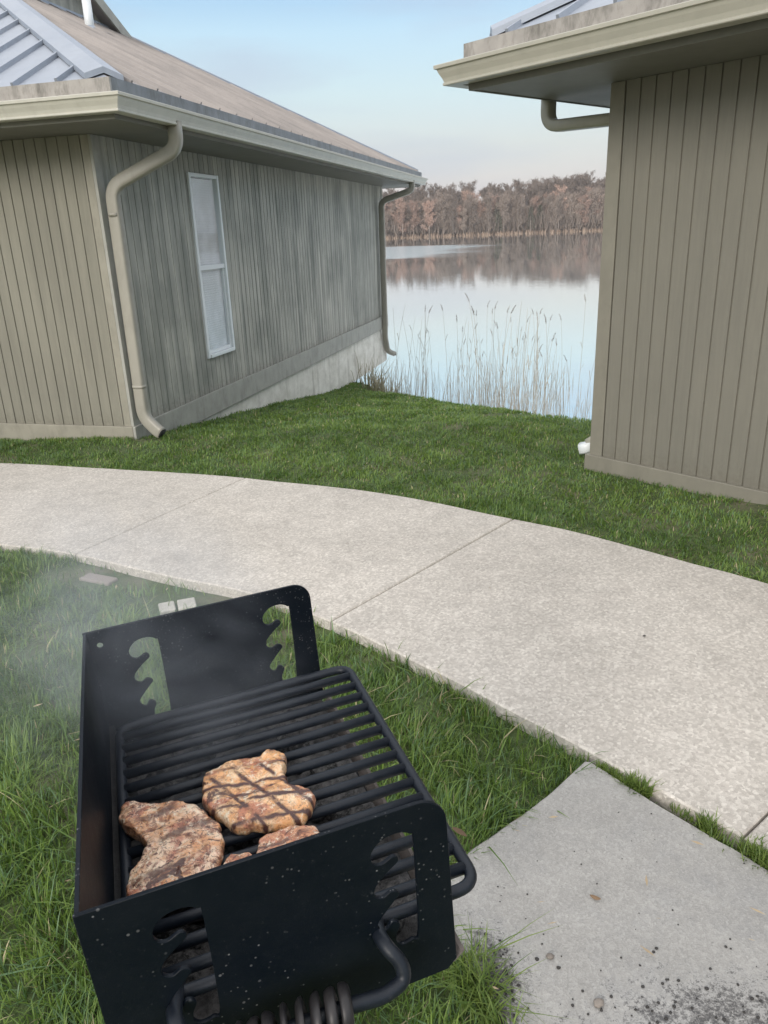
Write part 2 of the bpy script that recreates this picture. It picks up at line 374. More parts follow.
def resample(c, i0, i1, n):
    seg = c[i0:i1+1]; L = [0]
    for k in range(1, len(seg)): L.append(L[-1]+(seg[k]-seg[k-1]).length)
    out = []
    for k in range(n+1):
        s = L[-1]*k/n; j = 0
        while j < len(seg)-2 and L[j+1] < s: j += 1
        t = (s-L[j])/max(1e-6, L[j+1]-L[j]); out.append(seg[j].lerp(seg[j+1], t))
    return out
joints = [(near[0], farp[0]), ((-3.42, 4.43), (-2.919, 5.80)), ((-1.707, 3.888), (-1.0, 5.19)), ((-.256, 3.001), (.752, 4.170)), ((.955, 1.66), (2.185, 2.63)), ((1.40, .7), (3.0, .6)), (near[-1], farp[-1])]
mb = MB(); PATHPOLY = [(p.x, p.y) for p in nc] + [(p.x, p.y) for p in reversed(fc)]
for (a0, b0), (a1, b1) in zip(joints[:-1], joints[1:]):
    A = resample(nc, nearest(nc, a0), nearest(nc, a1), 14); B = resample(fc, nearest(fc, b0), nearest(fc, b1), 14)
    def trim(C):  # 7 mm joint between the slabs
        d = (C[1]-C[0]).normalized(); C[0] = C[0]+d*.004; d = (C[-2]-C[-1]).normalized(); C[-1] = C[-1]+d*.004; return C
    A = trim(A); B = trim(B); ring = A + B[::-1]
    # wander the edge by a few millimetres
    ring = [Vector((p.x+.006*noise.noise(p*9), p.y+.006*noise.noise(p*9+Vector((5, 5, 5))), 0)) for p in ring]
    n = len(ring); c0 = sum(ring, Vector())/n
    def ins(p, d): 
        v = c0-p; return p + v.normalized()*d
    top = [ins(p, .007) for p in ring]; up = [(p.x, p.y, 0) for p in top]; mid = [(p.x, p.y, -.006) for p in ring]; low = [(p.x, p.y, -.15) for p in ring]
    vs = up+mid+low; fs = []
    m = len(A)
    for k in range(m-1): fs.append((k, k+1, n-2-k, n-1-k))
    for k in range(n):
        j = (k+1) % n; fs += [(k, k+n, j+n, j), (k+n, k+2*n, j+2*n, j+n)]
    mb.add(vs, fs)
po = mb.build('path', M['path']); tag(po, kind='structure')
padL = [(0.612,2.020),(0.535,1.942),(0.459,1.868),(0.372,1.797),(0.283,1.726),(0.189,1.650),(0.104,1.55),(0.124,1.395),(0.153,1.323),(0.204,1.214),(0.235,1.13),(.27,1.0),(.3,.7)]
padR = [(0.628,2.018),(0.757,1.838),(0.866,1.700),(0.975,1.562),(1.09,1.365),(1.25,1.0),(1.3,.7)]
PADPOLY = padL + padR[::-1]
GAPPOLY = [(.60, 2.06), (.80, 1.87), (.97, 1.67), (1.13, 1.46), (1.10, 1.34), (.965, 1.53), (.745, 1.80), (.60, 2.0)]
cl = catmull([(x, y, 0) for x, y in padL], 4); cr = catmull([(x, y, 0) for x, y in padR], 4)
ring = cl + cr[::-1]; ring = [Vector((p.x+.003*noise.noise(p*20), p.y+.003*noise.noise(p*20+Vector((3, 1, 5))), 0)) for p in ring]
mb = MB(); n = len(ring); c0 = Vector((.6, 1.3, 0))
top = [p+(c0-p).normalized()*.008 for p in ring]
mb.add([(p.x, p.y, -.012) for p in top]+[(p.x, p.y, -.02) for p in ring]+[(p.x, p.y, -.13) for p in ring],
       [tuple(range(n))]+[(k, k+n, (k+1) % n+n, (k+1) % n) for k in range(n)]+[(k+n, k+2*n, (k+1) % n+2*n, (k+1) % n+n) for k in range(n)])
pd = mb.build('grill_pad', M['pad']); tag(pd, kind='structure')

# ------------------------------------------------------------ buildings
OH = .66; PITCH = .5; ZE = 2.635; ZS = 2.40
def groove_strip(mb, L0, L1, z0, z1, sp, phase=0., inset=None, flip=False, side='x', off=0.):
    """vertical grooved boards from L0 to L1; side 'x': along +X facing -Y, side 'y': along +Y facing -X"""
    gw = .011; gd = .010; xs = [(L0, 0)]
    k = math.ceil((L0-phase)/sp)
    while phase+k*sp < L1-gw:
        g = phase+k*sp
        if g-gw/2 > L0+.004: xs += [(g-gw/2, 0), (g-gw/2+.002, gd), (g+gw/2-.002, gd), (g+gw/2, 0)]
        k += 1
    xs.append((L1, 0)); vs = []
    for z in (z0, z1):
        for (a, d) in xs: vs.append((a, off+d, z) if side == 'x' else (off+d, a, z))
    n = len(xs); mb.add(vs, [(j, j+1, n+j+1, n+j) for j in range(n-1)])
GUT = [(.0, .0), (.082, .0), (.086, .004), (.086, .014), (.080, .018), (.088, .040), (.104, .068), (.112, .088), (.125, .092), (.127, .110), (.120, .114), (.108, .112), (.10, .10), (.0, .10)]
def gutter(mb, L0, L1, side, ext0, ext1, b=.615):
    """K-style gutter, profile pushed outwards from fascia at .615; mitred ends"""
    vs = []; n = len(GUT)
    for (L, e) in ((L0, ext0), (L1, ext1)):
        for (d, h) in GUT:
            o = b+d; pos = (L-(o*e)) if L == L0 else (L+(o*e))
            vs.append((pos, -o, 2.43+h) if side == 'x' else (-o, pos, 2.43+h))
    mb.add(vs, [tuple(range(n)), tuple(range(2*n-1, n-1, -1))]+[(k, (k+1) % n, n+(k+1) % n, n+k) for k in range(n)])
DSP = [(math.copysign(abs(math.cos(t))**.5, math.cos(t))*1.15, math.copysign(abs(math.sin(t))**.5, math.sin(t))*.85) for t in [2*PI*k/20 for k in range(20)]]

def building(name, loc, rot, Lx, Ly, P):
    b = empty(name, loc, (0, 0, rot))
    ZT = ZS
    win = P.get('window')
    mb = MB(); sp = P['spx']
    x0 = .10
    if win:
        a0, a1, w0, w1 = win
        groove_strip(mb, x0, a0, .05, ZT, sp); groove_strip(mb, a1, Lx-.1, .05, ZT, sp)
        groove_strip(mb, a0, a1, .05, w0, sp); groove_strip(mb, a0, a1, w1, ZT, sp)
    else: groove_strip(mb, x0, Lx-.1, .05, ZT, sp, .0)
    mb.build('wall', P['mat_x'], b)
    mb = MB(); groove_strip(mb, .10, Ly-.1, .05, ZT, P['spy'], side='y'); mb.build('wall', P['mat_y'], b)
    MB().box((.02, Ly-.02, .0), (Lx-.02, Ly, ZT)).build('wall', P['mat_y'], b)
    MB().box((Lx-.02, .02, .0), (Lx, Ly-.021, ZT)).build('wall', P['mat_x'], b)
    # corner boards: an L of two boards at each corner
    for (cx, cy, sx, sy) in ((0, 0, 1, 1), (Lx, 0, -1, 1), (0, Ly, 1, -1), (Lx, Ly, -1, -1)):
        mb = MB(); mc_ = MB(); X0, X1 = sorted((cx-.006*sx, cx+.092*sx)); Y0, Y1 = sorted((cy-.006*sy, cy+.022*sy))
        mb.box((X0, Y0, .05), (X1, Y1, ZT))
        X0, X1 = sorted((cx-.0055*sx, cx+.022*sx)); Y0, Y1 = sorted((cy+.0225*sy, cy+.092*sy)); mc_.box((X0, Y0, .05), (X1, Y1, ZT)); mc_.build('corner_board', P['trim_y'], b, .003)
        mb.build('corner_board', P['mat_corner'], b, .003)
    # skirt boards
    def skirt(a, c, mat):
        MB().box(a, c).build('skirt_board', mat, b, .006)
    skirt((-.03, -.03, P['skx']), (Lx+.03, -.002, .07), P['trim_x'])
    skirt((-.03, -.0015, P['sky']), (-.002, Ly, .07), P['trim_y'])
    MB().box((.02, .012, P['found']), (Lx-.02, Ly-.02, .04)).build('foundation', M['foundation'], b)
    # soffit, fascia
    MB().prism([(-.60, -.60), (Lx+.60, -.60), (Lx+.60, Ly+.60), (-.60, Ly+.60)], 'z', ZS+.002, ZS+.02).build('soffit', M['soffit'], b)
    mb = MB()
    for (a, c) in (((-.614, -.614, ZS-.003), (Lx+.614, -.594, ZE-.05)), ((-.614, -.5935, ZS-.003), (-.594, Ly+.593, ZE-.05)), ((-.614, Ly+.594, ZS-.003), (Lx+.614, Ly+.614, ZE-.05)), ((Lx+.594, -.5935, ZS-.003), (Lx+.614, Ly+.593, ZE-.05))): mb.box(a, c)
    mb.build('fascia', M['soffit'], b)
    mb = MB(); gutter(mb, 0, Lx, 'x', 1, 1, P.get('gb', .615)); mb.build('gutter', P['gut'], b)
    mb = MB(); gutter(mb, 0, Ly, 'y', 1, 1, P.get('gb', .615)); mb.build('gutter', P['gut'], b)
    # seam where the gutter lengths meet at the corner
    # roof: four hipped slopes
    e = .622
    W = min(Lx, Ly)/2+e; H = W*PITCH
    c = [(-e, -e, ZE), (Lx+e, -e, ZE), (Lx+e, Ly+e, ZE), (-e, Ly+e, ZE)]
    if Lx >= Ly: r0 = (-e+W, Ly/2, ZE+H); r1 = (Lx+e-W, Ly/2, ZE+H)
    else: r0 = (Lx/2, -e+W, ZE+H); r1 = (Lx/2, Ly+e-W, ZE+H)
    def slope(corners, mat, side):
        th = .02; vs = [Vector(p) for p in corners]; m = MB(); n = len(vs)
        m.add([v for v in vs]+[v-Vector((0, 0, th)) for v in vs], [tuple(range(n)), tuple(range(2*n-1, n-1, -1))]+[(k, (k+1) % n, n+(k+1) % n, n+k) for k in range(n)])
        # standing seams running up the slope
        s = .355; 
        A, B = (vs[0], vs[1]); ed = (B-A).normalized(); up = ed.cross(Vector((0, 0, 1))); up = -up
        cen = sum(vs, Vector())/n
        if (cen-A).dot(up) < 0: up = -up
        L = (B-A).length; sl = (up+Vector((0, 0, PITCH)))
        nn = ed.cross(sl).normalized(); nn = nn if nn.z > 0 else -nn
        k = 0; x = .30
        while x < L-.2:
            # how far up until a hip or the ridge
            run = min(x-.09, L-x-.09, W-.02)
            if run > .12:
                p0 = A+ed*x+sl*.02; p1 = A+ed*x+sl*run; w = ed*.013; h = nn*.032
                m.hull8([p0-w, p0+w, p0+w*.7+h, p0-w*.7+h], [p1-w, p1+w, p1+w*.7+h, p1-w*.7+h])
            x += s
        return m.build('roof', mat, b)
    if Lx >= Ly:
        slope([c[0], c[1], r1, r0], P['roof_x'], 'x'); slope([c[3], c[0], r0], P['roof_y'], 'y'); slope([c[1], c[2], r1], P['roof_x'], 'y'); slope([c[2], c[3], r0, r1], P['roof_y'], 'x')
    else:
        slope([c[0], c[1], r0], P['roof_x'], 'x'); slope([c[3], c[0], r0, r1], P['roof_y'], 'y'); slope([c[1], c[2], r1, r0], P['roof_x'], 'y'); slope([c[2], c[3], r1], P['roof_y'], 'x')
    hips = [(c[0], r0), (c[3], r0), (c[1], r1), (c[2], r1)] if Lx >= Ly else [(c[0], r0), (c[1], r0), (c[3], r1), (c[2], r1)]
    for a, d in hips + [(r0, r1)]:
        a = Vector(a); d = Vector(d); t = (d-a).normalized()
        if (d-a).length < .1: continue
        sd = t.cross(Vector((0, 0, 1))).normalized(); drop = .085*.5 if (a.z != d.z) else .1*.5
        wv = .13; Z = Vector((0, 0, 1)); m = MB()
        dz = wv*PITCH*.7071 if a.z != d.z else wv*PITCH
        pr = [-sd*wv-Z*(dz-.05), Z*.052, sd*wv-Z*(dz-.05), sd*wv-Z*(dz-.012), Z*.012, -sd*wv-Z*(dz-.012)]
        aa = a+t*.15; vs = [aa+p for p in pr]+[d+p for p in pr]
        m.add(vs, [(0, 1, 2, 3, 4, 5), (11, 10, 9, 8, 7, 6)]+[(k, (k+1) % 6, 6+(k+1) % 6, 6+k) for k in range(6)]); m.build('hip_cap', P['cap'], b)
    # weathered eave flashing standing above the gutter
    mb = MB()
    z0, z1 = ZE-.10, ZE+.014; o0, o1 = .626, .636
    for a, c_, m_ in (((-o1, -o1, z0), (Lx+o1, -o0, z1), P['flash_x']), ((-o1, Ly+o0+.0005, z0), (Lx+o1, Ly+o1, z1), P['flash_x']),
                      ((-o1-.001, -o0+.0005, z0), (-o0, Ly+o0, z1), M['flash']), ((Lx+o0, -o0+.0005, z0), (Lx+o1, Ly+o0, z1), M['flash'])):
        MB().box(a, c_).build('eave_flashing', m_, b)
    return b
def downspout(b, pts, mat, r=.046, rc=.11, kind='downspout'):
    return MB().sweep(rounded(pts, rc, 8), r, prof=DSP).build(kind, mat, b)

LA = rad(90-14.87)
LB = building('lake_house', (-2.18, 6.63, 0), LA, 9.24, 8.0, dict(spx=.106, spy=.1016, mat_x=M['siding_grey'], mat_y=M['siding_tan'], mat_corner=M['trim_grey'], trim_x=M['trim_grey'], trim_y=M['trim_tan'], skx=-.165, sky=-.20, found=-.82, gut=M['gutter'], roof_x=M['roof_weathered'], roof_y=M['roof'], cap=M['roof'], flash_x=M['flash_dark'], window=(1.53, 2.17, .42, 2.215)))
tag(LB, 'long weathered house with metal hip roof and tall narrow window, left of the lake gap', 'house')
d1 = downspout(LB, [(.14, -.66, 2.46), (.14, -.66, 2.27), (.06, -.085, 2.02), (.055, -.075, .14), (.05, -.20, .02), (.05, -.235, .0)], M['downspout'])
MB().sweep([(.05, -.236, .0005), (.05, -.242, -.003)], .042, prof=DSP).build('outlet', M['dark'], d1)
downspout(LB, [(8.85, -.66, 2.46), (8.85, -.66, 2.30), (8.80, -.09, 2.13), (8.80, -.08, -.15), (8.85, -.06, -.30), (9.05, -.05, -.62), (9.2, -.16, -.70)], M['downspout'])
# tall sash window
MB().sweep([(.055, -.075, .40), (.055, -.075, .425)], .0485, prof=DSP).build('slip_joint', M['downspout'], d1)
MB().sweep([(.0572, -.079, 1.80), (.0573, -.0795, 1.825)], .0485, prof=DSP).build('slip_joint', M['downspout'], d1)
fr = MB(); a0, a1, w0, w1 = 1.53, 2.17, .42, 2.215; t = .034
for (a, c) in (((a0-.01, -.022, w0), (a0+t, .05, w1)), ((a1-t, -.022, w0), (a1+.01, .05, w1)), ((a0+t+.0005, -.021, w1-t), (a1-t-.0005, .05, w1)), ((a0+t+.0005, -.036, w0), (a1-t-.0005, .05, w0+t))): fr.box(a, c)
wf = fr.build('window', M['white'], LB, .004)
sh = MB(); sh.box((a0+t+.001, -.012, 1.30), (a1-t-.001, .02, 1.345)); sh.box((a0+t+.001, .0, w0+t+.001), (a0+t+.03, .03, 1.299)); sh.box((a1-t-.03, .0, w0+t+.001), (a1-t-.001, .03, 1.299)); sh.box((a0+t+.031, .0, w0+t+.001), (a1-t-.031, .03, w0+t+.035))
sh.build('sash', M['white'], wf, .003)
MB().add([(a0+t, .006, 1.345), (a1-t, .006, 1.345), (a1-t, .006, w1-t), (a0+t, .006, w1-t)], [(0, 1, 2, 3)]).build('pane', M['glass'], wf)
MB().add([(a0+t+.03, .012, w0+t+.035), (a1-t-.03, .012, w0+t+.035), (a1-t-.03, .012, 1.30), (a0+t+.03, .012, 1.30)], [(0, 1, 2, 3)]).build('pane', M['glass'], wf)
bl = MB(); zz = w0+.05; bv = []
while zz < w1-.05: bv += [(zz, .0355), (zz+.018, .0335), (zz+.022, .035)]; zz += .023
bl.add([(x_, yy_, z_) for (z_, yy_) in bv for x_ in (a0+.03, a1-.03)], [(2*k, 2*k+1, 2*k+3, 2*k+2) for k in range(len(bv)-1)])
bl.build('blind', M['blind'], wf)
MB().box((a0-.02, .10, w0-.02), (a1+.02, .11, w1+.02)).build('room', M['dark'], wf)
# vent pipe and cross gable on the long slope
MB().sweep([(3.95, 2.34, 4.0), (3.95, 2.34, 4.42)], .055, 16).build('vent_pipe', M['white'], LB)
MB().sweep([(3.95, 2.34, 4.06), (3.95, 2.34, 4.135)], [.10, .062], 16).build('pipe_boot', M['roof'], LB)
gm = MB(); gc = 4.62; hw = 1.38; zb = ZE+PITCH*(3.0+.622)
gm.prism([(gc-hw+.12, zb-.3), (gc+hw-.12, zb-.3), (gc+hw-.12, zb+.04), (gc, zb+hw*.5+.0), (gc-hw+.12, zb+.04)], 'y', 3.15, 5.5)
gb = gm.build('gable', M['siding_grey'], LB)
for sgn in (-1, 1):
    m = MB(); p0 = Vector((gc+sgn*(hw+.02), 2.98, zb)); p1 = Vector((gc, 2.98, zb+hw*.5+.01)); dn = Vector((0, 0, -.11)); back = Vector((0, 2.7, 0))
    m.hull8([p0, p1, p1+dn, p0+dn], [p0+back, p1+back, p1+back+dn, p0+back+dn]); m.build('gable_roof', M['roof_weathered'], gb)
    m = MB(); f = Vector((0, -.03, 0)); u = Vector((0, 0, .015)); m.hull8([p0+f+u, p1+f+u, p1+f+dn*1.25, p0+f+dn*1.25], [p0-f*.05+u, p1-f*.05+u, p1-f*.05+dn*1.25, p0-f*.05+dn*1.25]); m.build('rake_board', M['trim_grey'], gb)
MB().box((gc-hw+.1, 3.09, zb-.02), (gc+hw-.1, 3.148, zb+.10)).build('base_flashing', M['roof'], gb)

RA = rad(-49.16)
RB = building('lake_house', (1.484, 5.228, 0), RA, 7.0, 5.5, dict(spx=.0985, spy=.10, mat_x=M['siding_right'], mat_y=M['siding_right'], mat_corner=M['trim_right'], trim_x=M['trim_right'], trim_y=M['trim_right'], skx=-.16, sky=-.5, found=-1.6, gb=.64, gut=M['gutter_r'], roof_x=M['roof'], roof_y=M['roof_weathered'], cap=M['roof'], flash_x=M['flash']))
tag(RB, 'taupe house with vertical grooved siding and deep eave, right of the lake gap', 'house')
d2 = downspout(RB, [(-.685, .28, 2.46), (-.685, .28, 2.25), (-.075, .28, 2.235), (-.07, .28, .14), (-.18, .25, .06)], M['gutter_r'], rc=.10)
MB().sweep([(-.13, .262, .065), (-.20, .23, .03), (-.235, .215, .02)], [.045, .048, .048], prof=DSP).build('outlet', M['white'], d2)

# ------------------------------------------------------------ grill
GR = Matrix(((0.9443763, -0.32462045, -0.05267795), (0.32460631, 0.9458058, -0.0090625), (0.05276499, -0.00854129, 0.99857043)))
GB = Vector((-.17098, .91038, .0089))
grill = empty('park_grill', GB, GR.to_euler())
tag(grill, 'black steel park grill with notched side plates and barred grate, smoking beside the path', 'grill')
OFF = Vector((-.19, -.30, 1.0))
W_, D_, PH = .601, .380, .256
def gl_(x, y, z): return (x+OFF.x, y+OFF.y, z+OFF.z)
slotR = [(0.323, -0.029), (0.337, -0.036), (0.341, -0.05), (0.337, -0.179), (0.328, -0.189), (0.315, -0.191), (0.308, -0.183), (0.309, -0.171), (0.314, -0.159), (0.306, -0.152), (0.298, -0.161), (0.29, -0.155), (0.29, -0.144), (0.31, -0.122), (0.317, -0.114), (0.309, -0.108), (0.298, -0.113), (0.289, -0.106), (0.291, -0.093), (0.306, -0.078), (0.32, -0.067), (0.315, -0.06), (0.301, -0.066), (0.291, -0.06), (0.29, -0.046), (0.303, -0.032)]
slotL = [(x-.231, z-.002) for x, z in slotR]
def plate(name, y0, holes, rc, mat, thick=.005):
    cu = bpy.data.curves.new(name, 'CURVE'); cu.dimensions = '2D'; cu.fill_mode = 'BOTH'; cu.extrude = thick/2-.0008; cu.bevel_depth = .0008; cu.bevel_resolution = 1
    def spl(pts):
        s = cu.splines.new('POLY'); s.points.add(len(pts)-1)
        for k, p in enumerate(pts): s.points[k].co = (p[0], p[1], 0, 1)
        s.use_cyclic_u = True
    out = [(-.0045, 0), (D_-rc, 0)]+[(D_-rc+rc*math.sin(t), -rc+rc*math.cos(t)) for t in [PI/2*k/8 for k in range(1, 9)]]+[(D_, -PH+.012), (D_-.012, -PH), (-.0045, -PH)]
    spl(out)
    for h in holes: spl(h)
    tmp = bpy.data.objects.new('tmp', cu); me = bpy.data.meshes.new_from_object(tmp); bpy.data.objects.remove(tmp)
    me.name = name; me.materials.clear(); me.materials.append(mat)
    # curve plane (x, y) -> local (x, z)
    for v in me.vertices: v.co = Vector(gl_(v.co.x, y0-v.co.z, v.co.y))
    o = link(bpy.data.objects.new(name, me), grill); return o
def smooth_loop(pts): return [(p.x, p.y) for p in catmull([(a, b, 0) for a, b in pts], 4, True)]
circ = lambda x, z, r: [(x+r*math.cos(t), z+r*math.sin(t)) for t in [2*PI*k/14 for k in range(14)]]
HL, HR = smooth_loop(slotL), smooth_loop(slotR)
plate('side_plate', 0, [HL, HR], .034, M['steel']); plate('side_plate', W_, [HL, HR, circ(.017, -.027, .006)], .030, M['steel'])
MB().box(gl_(-.0045, .0026, -PH), gl_(.0005, W_-.0026, 0)).build('back_plate', M['steel'], grill, .001)
MB().box(gl_(.001, .003, -PH), gl_(D_-.004, W_-.003, -PH+.005)).build('floor_plate', M['soot'], grill)
MB().hull8([gl_(D_-.0035, .003, -PH), gl_(D_+.0, .003, -PH), gl_(D_+.014, .003, -PH+.012), gl_(D_+.009, .003, -PH+.012)], [gl_(D_-.0035, W_-.003, -PH), gl_(D_+.0, W_-.003, -PH), gl_(D_+.014, W_-.003, -PH+.012), gl_(D_+.009, W_-.003, -PH+.012)]).build('front_lip', M['lip'], grill)
MB().box(gl_(.001, .01, -.19), gl_(.010, W_-.01, -.178)).build('grate_ledge', M['soot'], grill)
MB().sweep([gl_(.19, .30, -PH-.001), gl_(.19, .30, -1.02)], .045, 20).build('post', M['steel'], grill)
# grate: rod frame with cross bars, resting in the lowest notches
gz = -.172; g = MB()
fr_ = rounded([gl_(.10, .566, gz), gl_(.425, .566, gz), gl_(.425, .024, gz), gl_(.10, .024, gz)], .035, 7)
pathl = rounded([gl_(.2, .566, gz), gl_(.425, .566, gz), gl_(.425, .024, gz), gl_(.018, .024, gz), gl_(.018, .566, gz), gl_(.2, .566, gz)], .028, 7)
g.sweep(pathl[:-1], .0078, 12, closed=True)
nb = 15
for k in range(nb):
    y = .535-(k)*(.535-.052)/(nb-1); dz = .0
    g.sweep([gl_(.022, y, gz+.002), gl_(.12, y, gz+.0025), gl_(.28, y, gz+.001), gl_(.420, y, gz+.001)], .0077, 10)
grate = g.build('grate', M['iron'], grill)
hp = rounded([gl_(.300, .052, gz-.004), gl_(.288, .0, gz+.010), gl_(.291, -.022, gz+.010), gl_(.303, -.034, gz-.006), gl_(.302, -.042, gz-.022), gl_(.276, -.048, gz-.026), gl_(.235, -.052, gz-.014), gl_(.10, -.052, gz-.014), gl_(.075, -.055, gz-.012), gl_(.066, -.035, gz+.010), gl_(.060, -.018, gz+.020), gl_(.068, .052, gz-.004)], .016, 6)
hd = MB().sweep(hp, .0085, 12).build('handle', M['iron'], grate)
cp = []
turns = 8
for k in range(turns*20+1):
    t = k/20; cp.append(gl_(.236-.0165*t, -.052+.021*math.cos(2*PI*t), gz-.016+.021*math.sin(2*PI*t)))
MB().sweep(cp, 0.0055, prof=[(math.cos(2*PI*k/8)*1.25, math.sin(2*PI*k/8)*.7) for k in range(8)]).build('coil_grip', M['coil'], hd)
# ash and coals in the box
gx = np.linspace(.004, .372, 60); gy = np.linspace(.006, W_-.006, 90); X, Y = np.meshgrid(gx, gy)
Z = np.array([[-PH+.012+.016*max(0, noise.fractal(Vector((a*14, b*14, 1)), 1, 2, 5)+.45)+.006*noise.noise(Vector((a*90, b*90, 3))) for a in gx] for b in gy])
V = np.stack([X+OFF.x, Y+OFF.y, Z+OFF.z], -1).reshape(-1, 3); i = np.arange(59)[None, :]+60*np.arange(89)[:, None]
ash = link(bpy.data.objects.new('ash_bed', np_mesh('ash_bed', V, np.stack([i, i+1, i+61, i+60], -1).reshape(-1, 4), M['ash'], smooth=True)))
ash.location = grill.location; ash.rotation_euler = grill.rotation_euler; tag(ash, 'grey ash covering the floor of the grill box under the grate', 'ash', kind='stuff')
cm = MB()
def lump(mb, c, r, seed, sub=2, flat=1.):
    bm = bmesh.new(); bmesh.ops.create_icosphere(bm, subdivisions=sub, radius=1)
    vs = []
    for v in bm.verts:
        d = 1+.35*noise.noise(v.co*1.6+Vector((seed, seed*.7, 0)))+.12*noise.noise(v.co*5+Vector((0, seed, 0)))
        p = v.co*d; vs.append((c[0]+p.x*r, c[1]+p.y*r*.85, c[2]+p.z*r*flat))
    fs = [tuple(v.index for v in f.verts) for f in bm.faces]; bm.free(); mb.add(vs, fs, False)
for k in range(70):
    a = random.uniform(.02, .33); b_ = random.uniform(.03, W_-.03)
    lump(cm, gl_(a, b_, -PH+random.uniform(.02, .032)), random.uniform(.010, .021), k, 2, .7)
co = cm.build('charcoal', M['coal']); co.location = grill.location; co.rotation_euler = grill.rotation_euler
tag(co, 'burnt charcoal lumps heaped on the ash inside the grill box', 'charcoal', kind='stuff')

# ------------------------------------------------------------ meat
def chop(name, outline, h, mat, seed, label, tilt=(0, 0, 0), zoff=0.):
    pts = catmull([(a, b, 0) for a, b in outline], 9, True); n = len(pts)
    pts = [p+Vector((noise.noise(p*60+Vector((seed, 0, 0))), noise.noise(p*60+Vector((0, seed, 3))), 0))*.0038+Vector((noise.noise(p*170+Vector((seed, 0, 0))), noise.noise(p*170+Vector((0, seed, 3))), 0))*.0016 for p in pts]
    area = 0; cx = cy = 0
    for k in range(n):
        a, b = pts[k], pts[(k+1) % n]; w = a.x*b.y-b.x*a.y; area += w; cx += (a.x+b.x)*w; cy += (a.y+b.y)*w
    cx /= 3*area; cy /= 3*area; R = 44; vs = []; fs = []
    def ring(r, z, jit):
        for p in pts:
            x = cx+(p.x-cx)*r; y = cy+(p.y-cy)*r
            q_ = Vector((x*22, y*22, seed)); q2 = Vector((x*75, y*75, seed*2)); q3 = Vector((x*200, y*200, seed))
            zz = z+jit*(.0050*noise.noise(q_)+.0026*noise.noise(q2)+.0009*noise.noise(q3)); vs.append((x, y, zz))
    rings = 0
    for k in range(1, R+1):
        r = k/R; e = max(0, 1-r**10)**.5; ring(r*(1.0 if r < 1 else 1), h*(.72+.28*e), 1.); rings += 1
    for j, (rr, zf) in enumerate(((1.012, .52), (1.016, .35), (1.0, .15), (.96, 0.0))): ring(rr, h*zf, .5*(1-j/4)); rings += 1
    vs.append((cx, cy, h)); top = len(vs)-1; vs.append((cx, cy, 0)); bot = len(vs)-1
    for k in range(n):
        j = (k+1) % n; fs.append((top, k, j)); fs.append((bot, (rings-1)*n+j, (rings-1)*n+k))
        for r in range(rings-1): fs.append((r*n+k, (r+1)*n+k, (r+1)*n+j, r*n+j))
    # origin at the middle of the chop
    vs = [(x-cx, y-cy, z) for x, y, z in vs]
    o = MB().add(vs, fs, True).build(name, mat)
    o.location = GB + GR @ Vector(gl_(cx, cy, gz+.0088+zoff)); o.rotation_euler = (GR @ Euler(tilt).to_matrix()).to_euler()
    tag(o, label, 'meat', 'pork chops on the grate'); return o
m1 = [(0.022, 0.336), (0.045, 0.330), (0.07, 0.32), (0.095, 0.304), (0.115, 0.288), (0.13, 0.268), (0.14, 0.247), (0.145, 0.219), (0.141, 0.187), (0.131, 0.160), (0.112, 0.142), (0.085, 0.136), (0.055, 0.142), (0.03, 0.155), (0.020, 0.173), (0.024, 0.193), (0.036, 0.211), (0.046, 0.233), (0.044, 0.258), (0.028, 0.279), (0.017, 0.308)]
m2 = [(0.137, 0.343), (0.16, 0.355), (0.189, 0.358), (0.222, 0.352), (0.24, 0.360), (0.256, 0.350), (0.258, 0.328), (0.249, 0.301), (0.249, 0.276), (0.261, 0.258), (0.275, 0.245), (0.272, 0.223), (0.260, 0.203), (0.246, 0.196), (0.225, 0.200), (0.2, 0.205), (0.186, 0.215), (0.174, 0.214), (0.161, 0.223), (0.152, 0.243), (0.136, 0.270), (0.131, 0.300)]
m3 = [(0.189, 0.186), (0.211, 0.192), (0.233, 0.191), (0.251, 0.181), (0.265, 0.168), (0.262, .145), (0.238, 0.128), (0.205, 0.125), (0.185, 0.15)]
m4 = [(0.129, 0.152), (0.145, 0.176), (0.158, 0.174), (0.174, 0.172), (0.180, 0.155), (0.170, 0.130), (0.147, 0.118), (0.128, 0.13)]
A1 = m_meat('grilled_pork_pale', 1.3, (.95, .70, .50), (.76, .38, .18), [(rad(95), .055, .3, .8, .02)], .75, .575)
A2 = m_meat('grilled_pork_golden', 4.1, (.90, .62, .37), (.84, .43, .18), [(rad(80), .038, .2, 1., .007), (rad(25), .034, .45, 1., .007)], .40)
A3 = m_meat('grilled_pork_small', 7.7, (.78, .48, .30), (.66, .30, .15), [(rad(95), .03, .1, .8, .015)], .6)
chop('pork_chop', m1, .019, A1, 2.2, 'pale browned pork chop with a side notch, at the left edge of the grate')
chop('pork_chop', m2, .022, A2, 5.1, 'golden pork chop with crossed dark sear marks, in the middle of the grate')
chop('pork_chop', m3, .017, A3, 8.3, 'small reddish piece of pork peeking over the near side plate, right of the pale chop')
chop('pork_chop', m4, .013, A3, 11.7, 'charred scrap of pork almost hidden behind the near side plate, beside the pale chop')

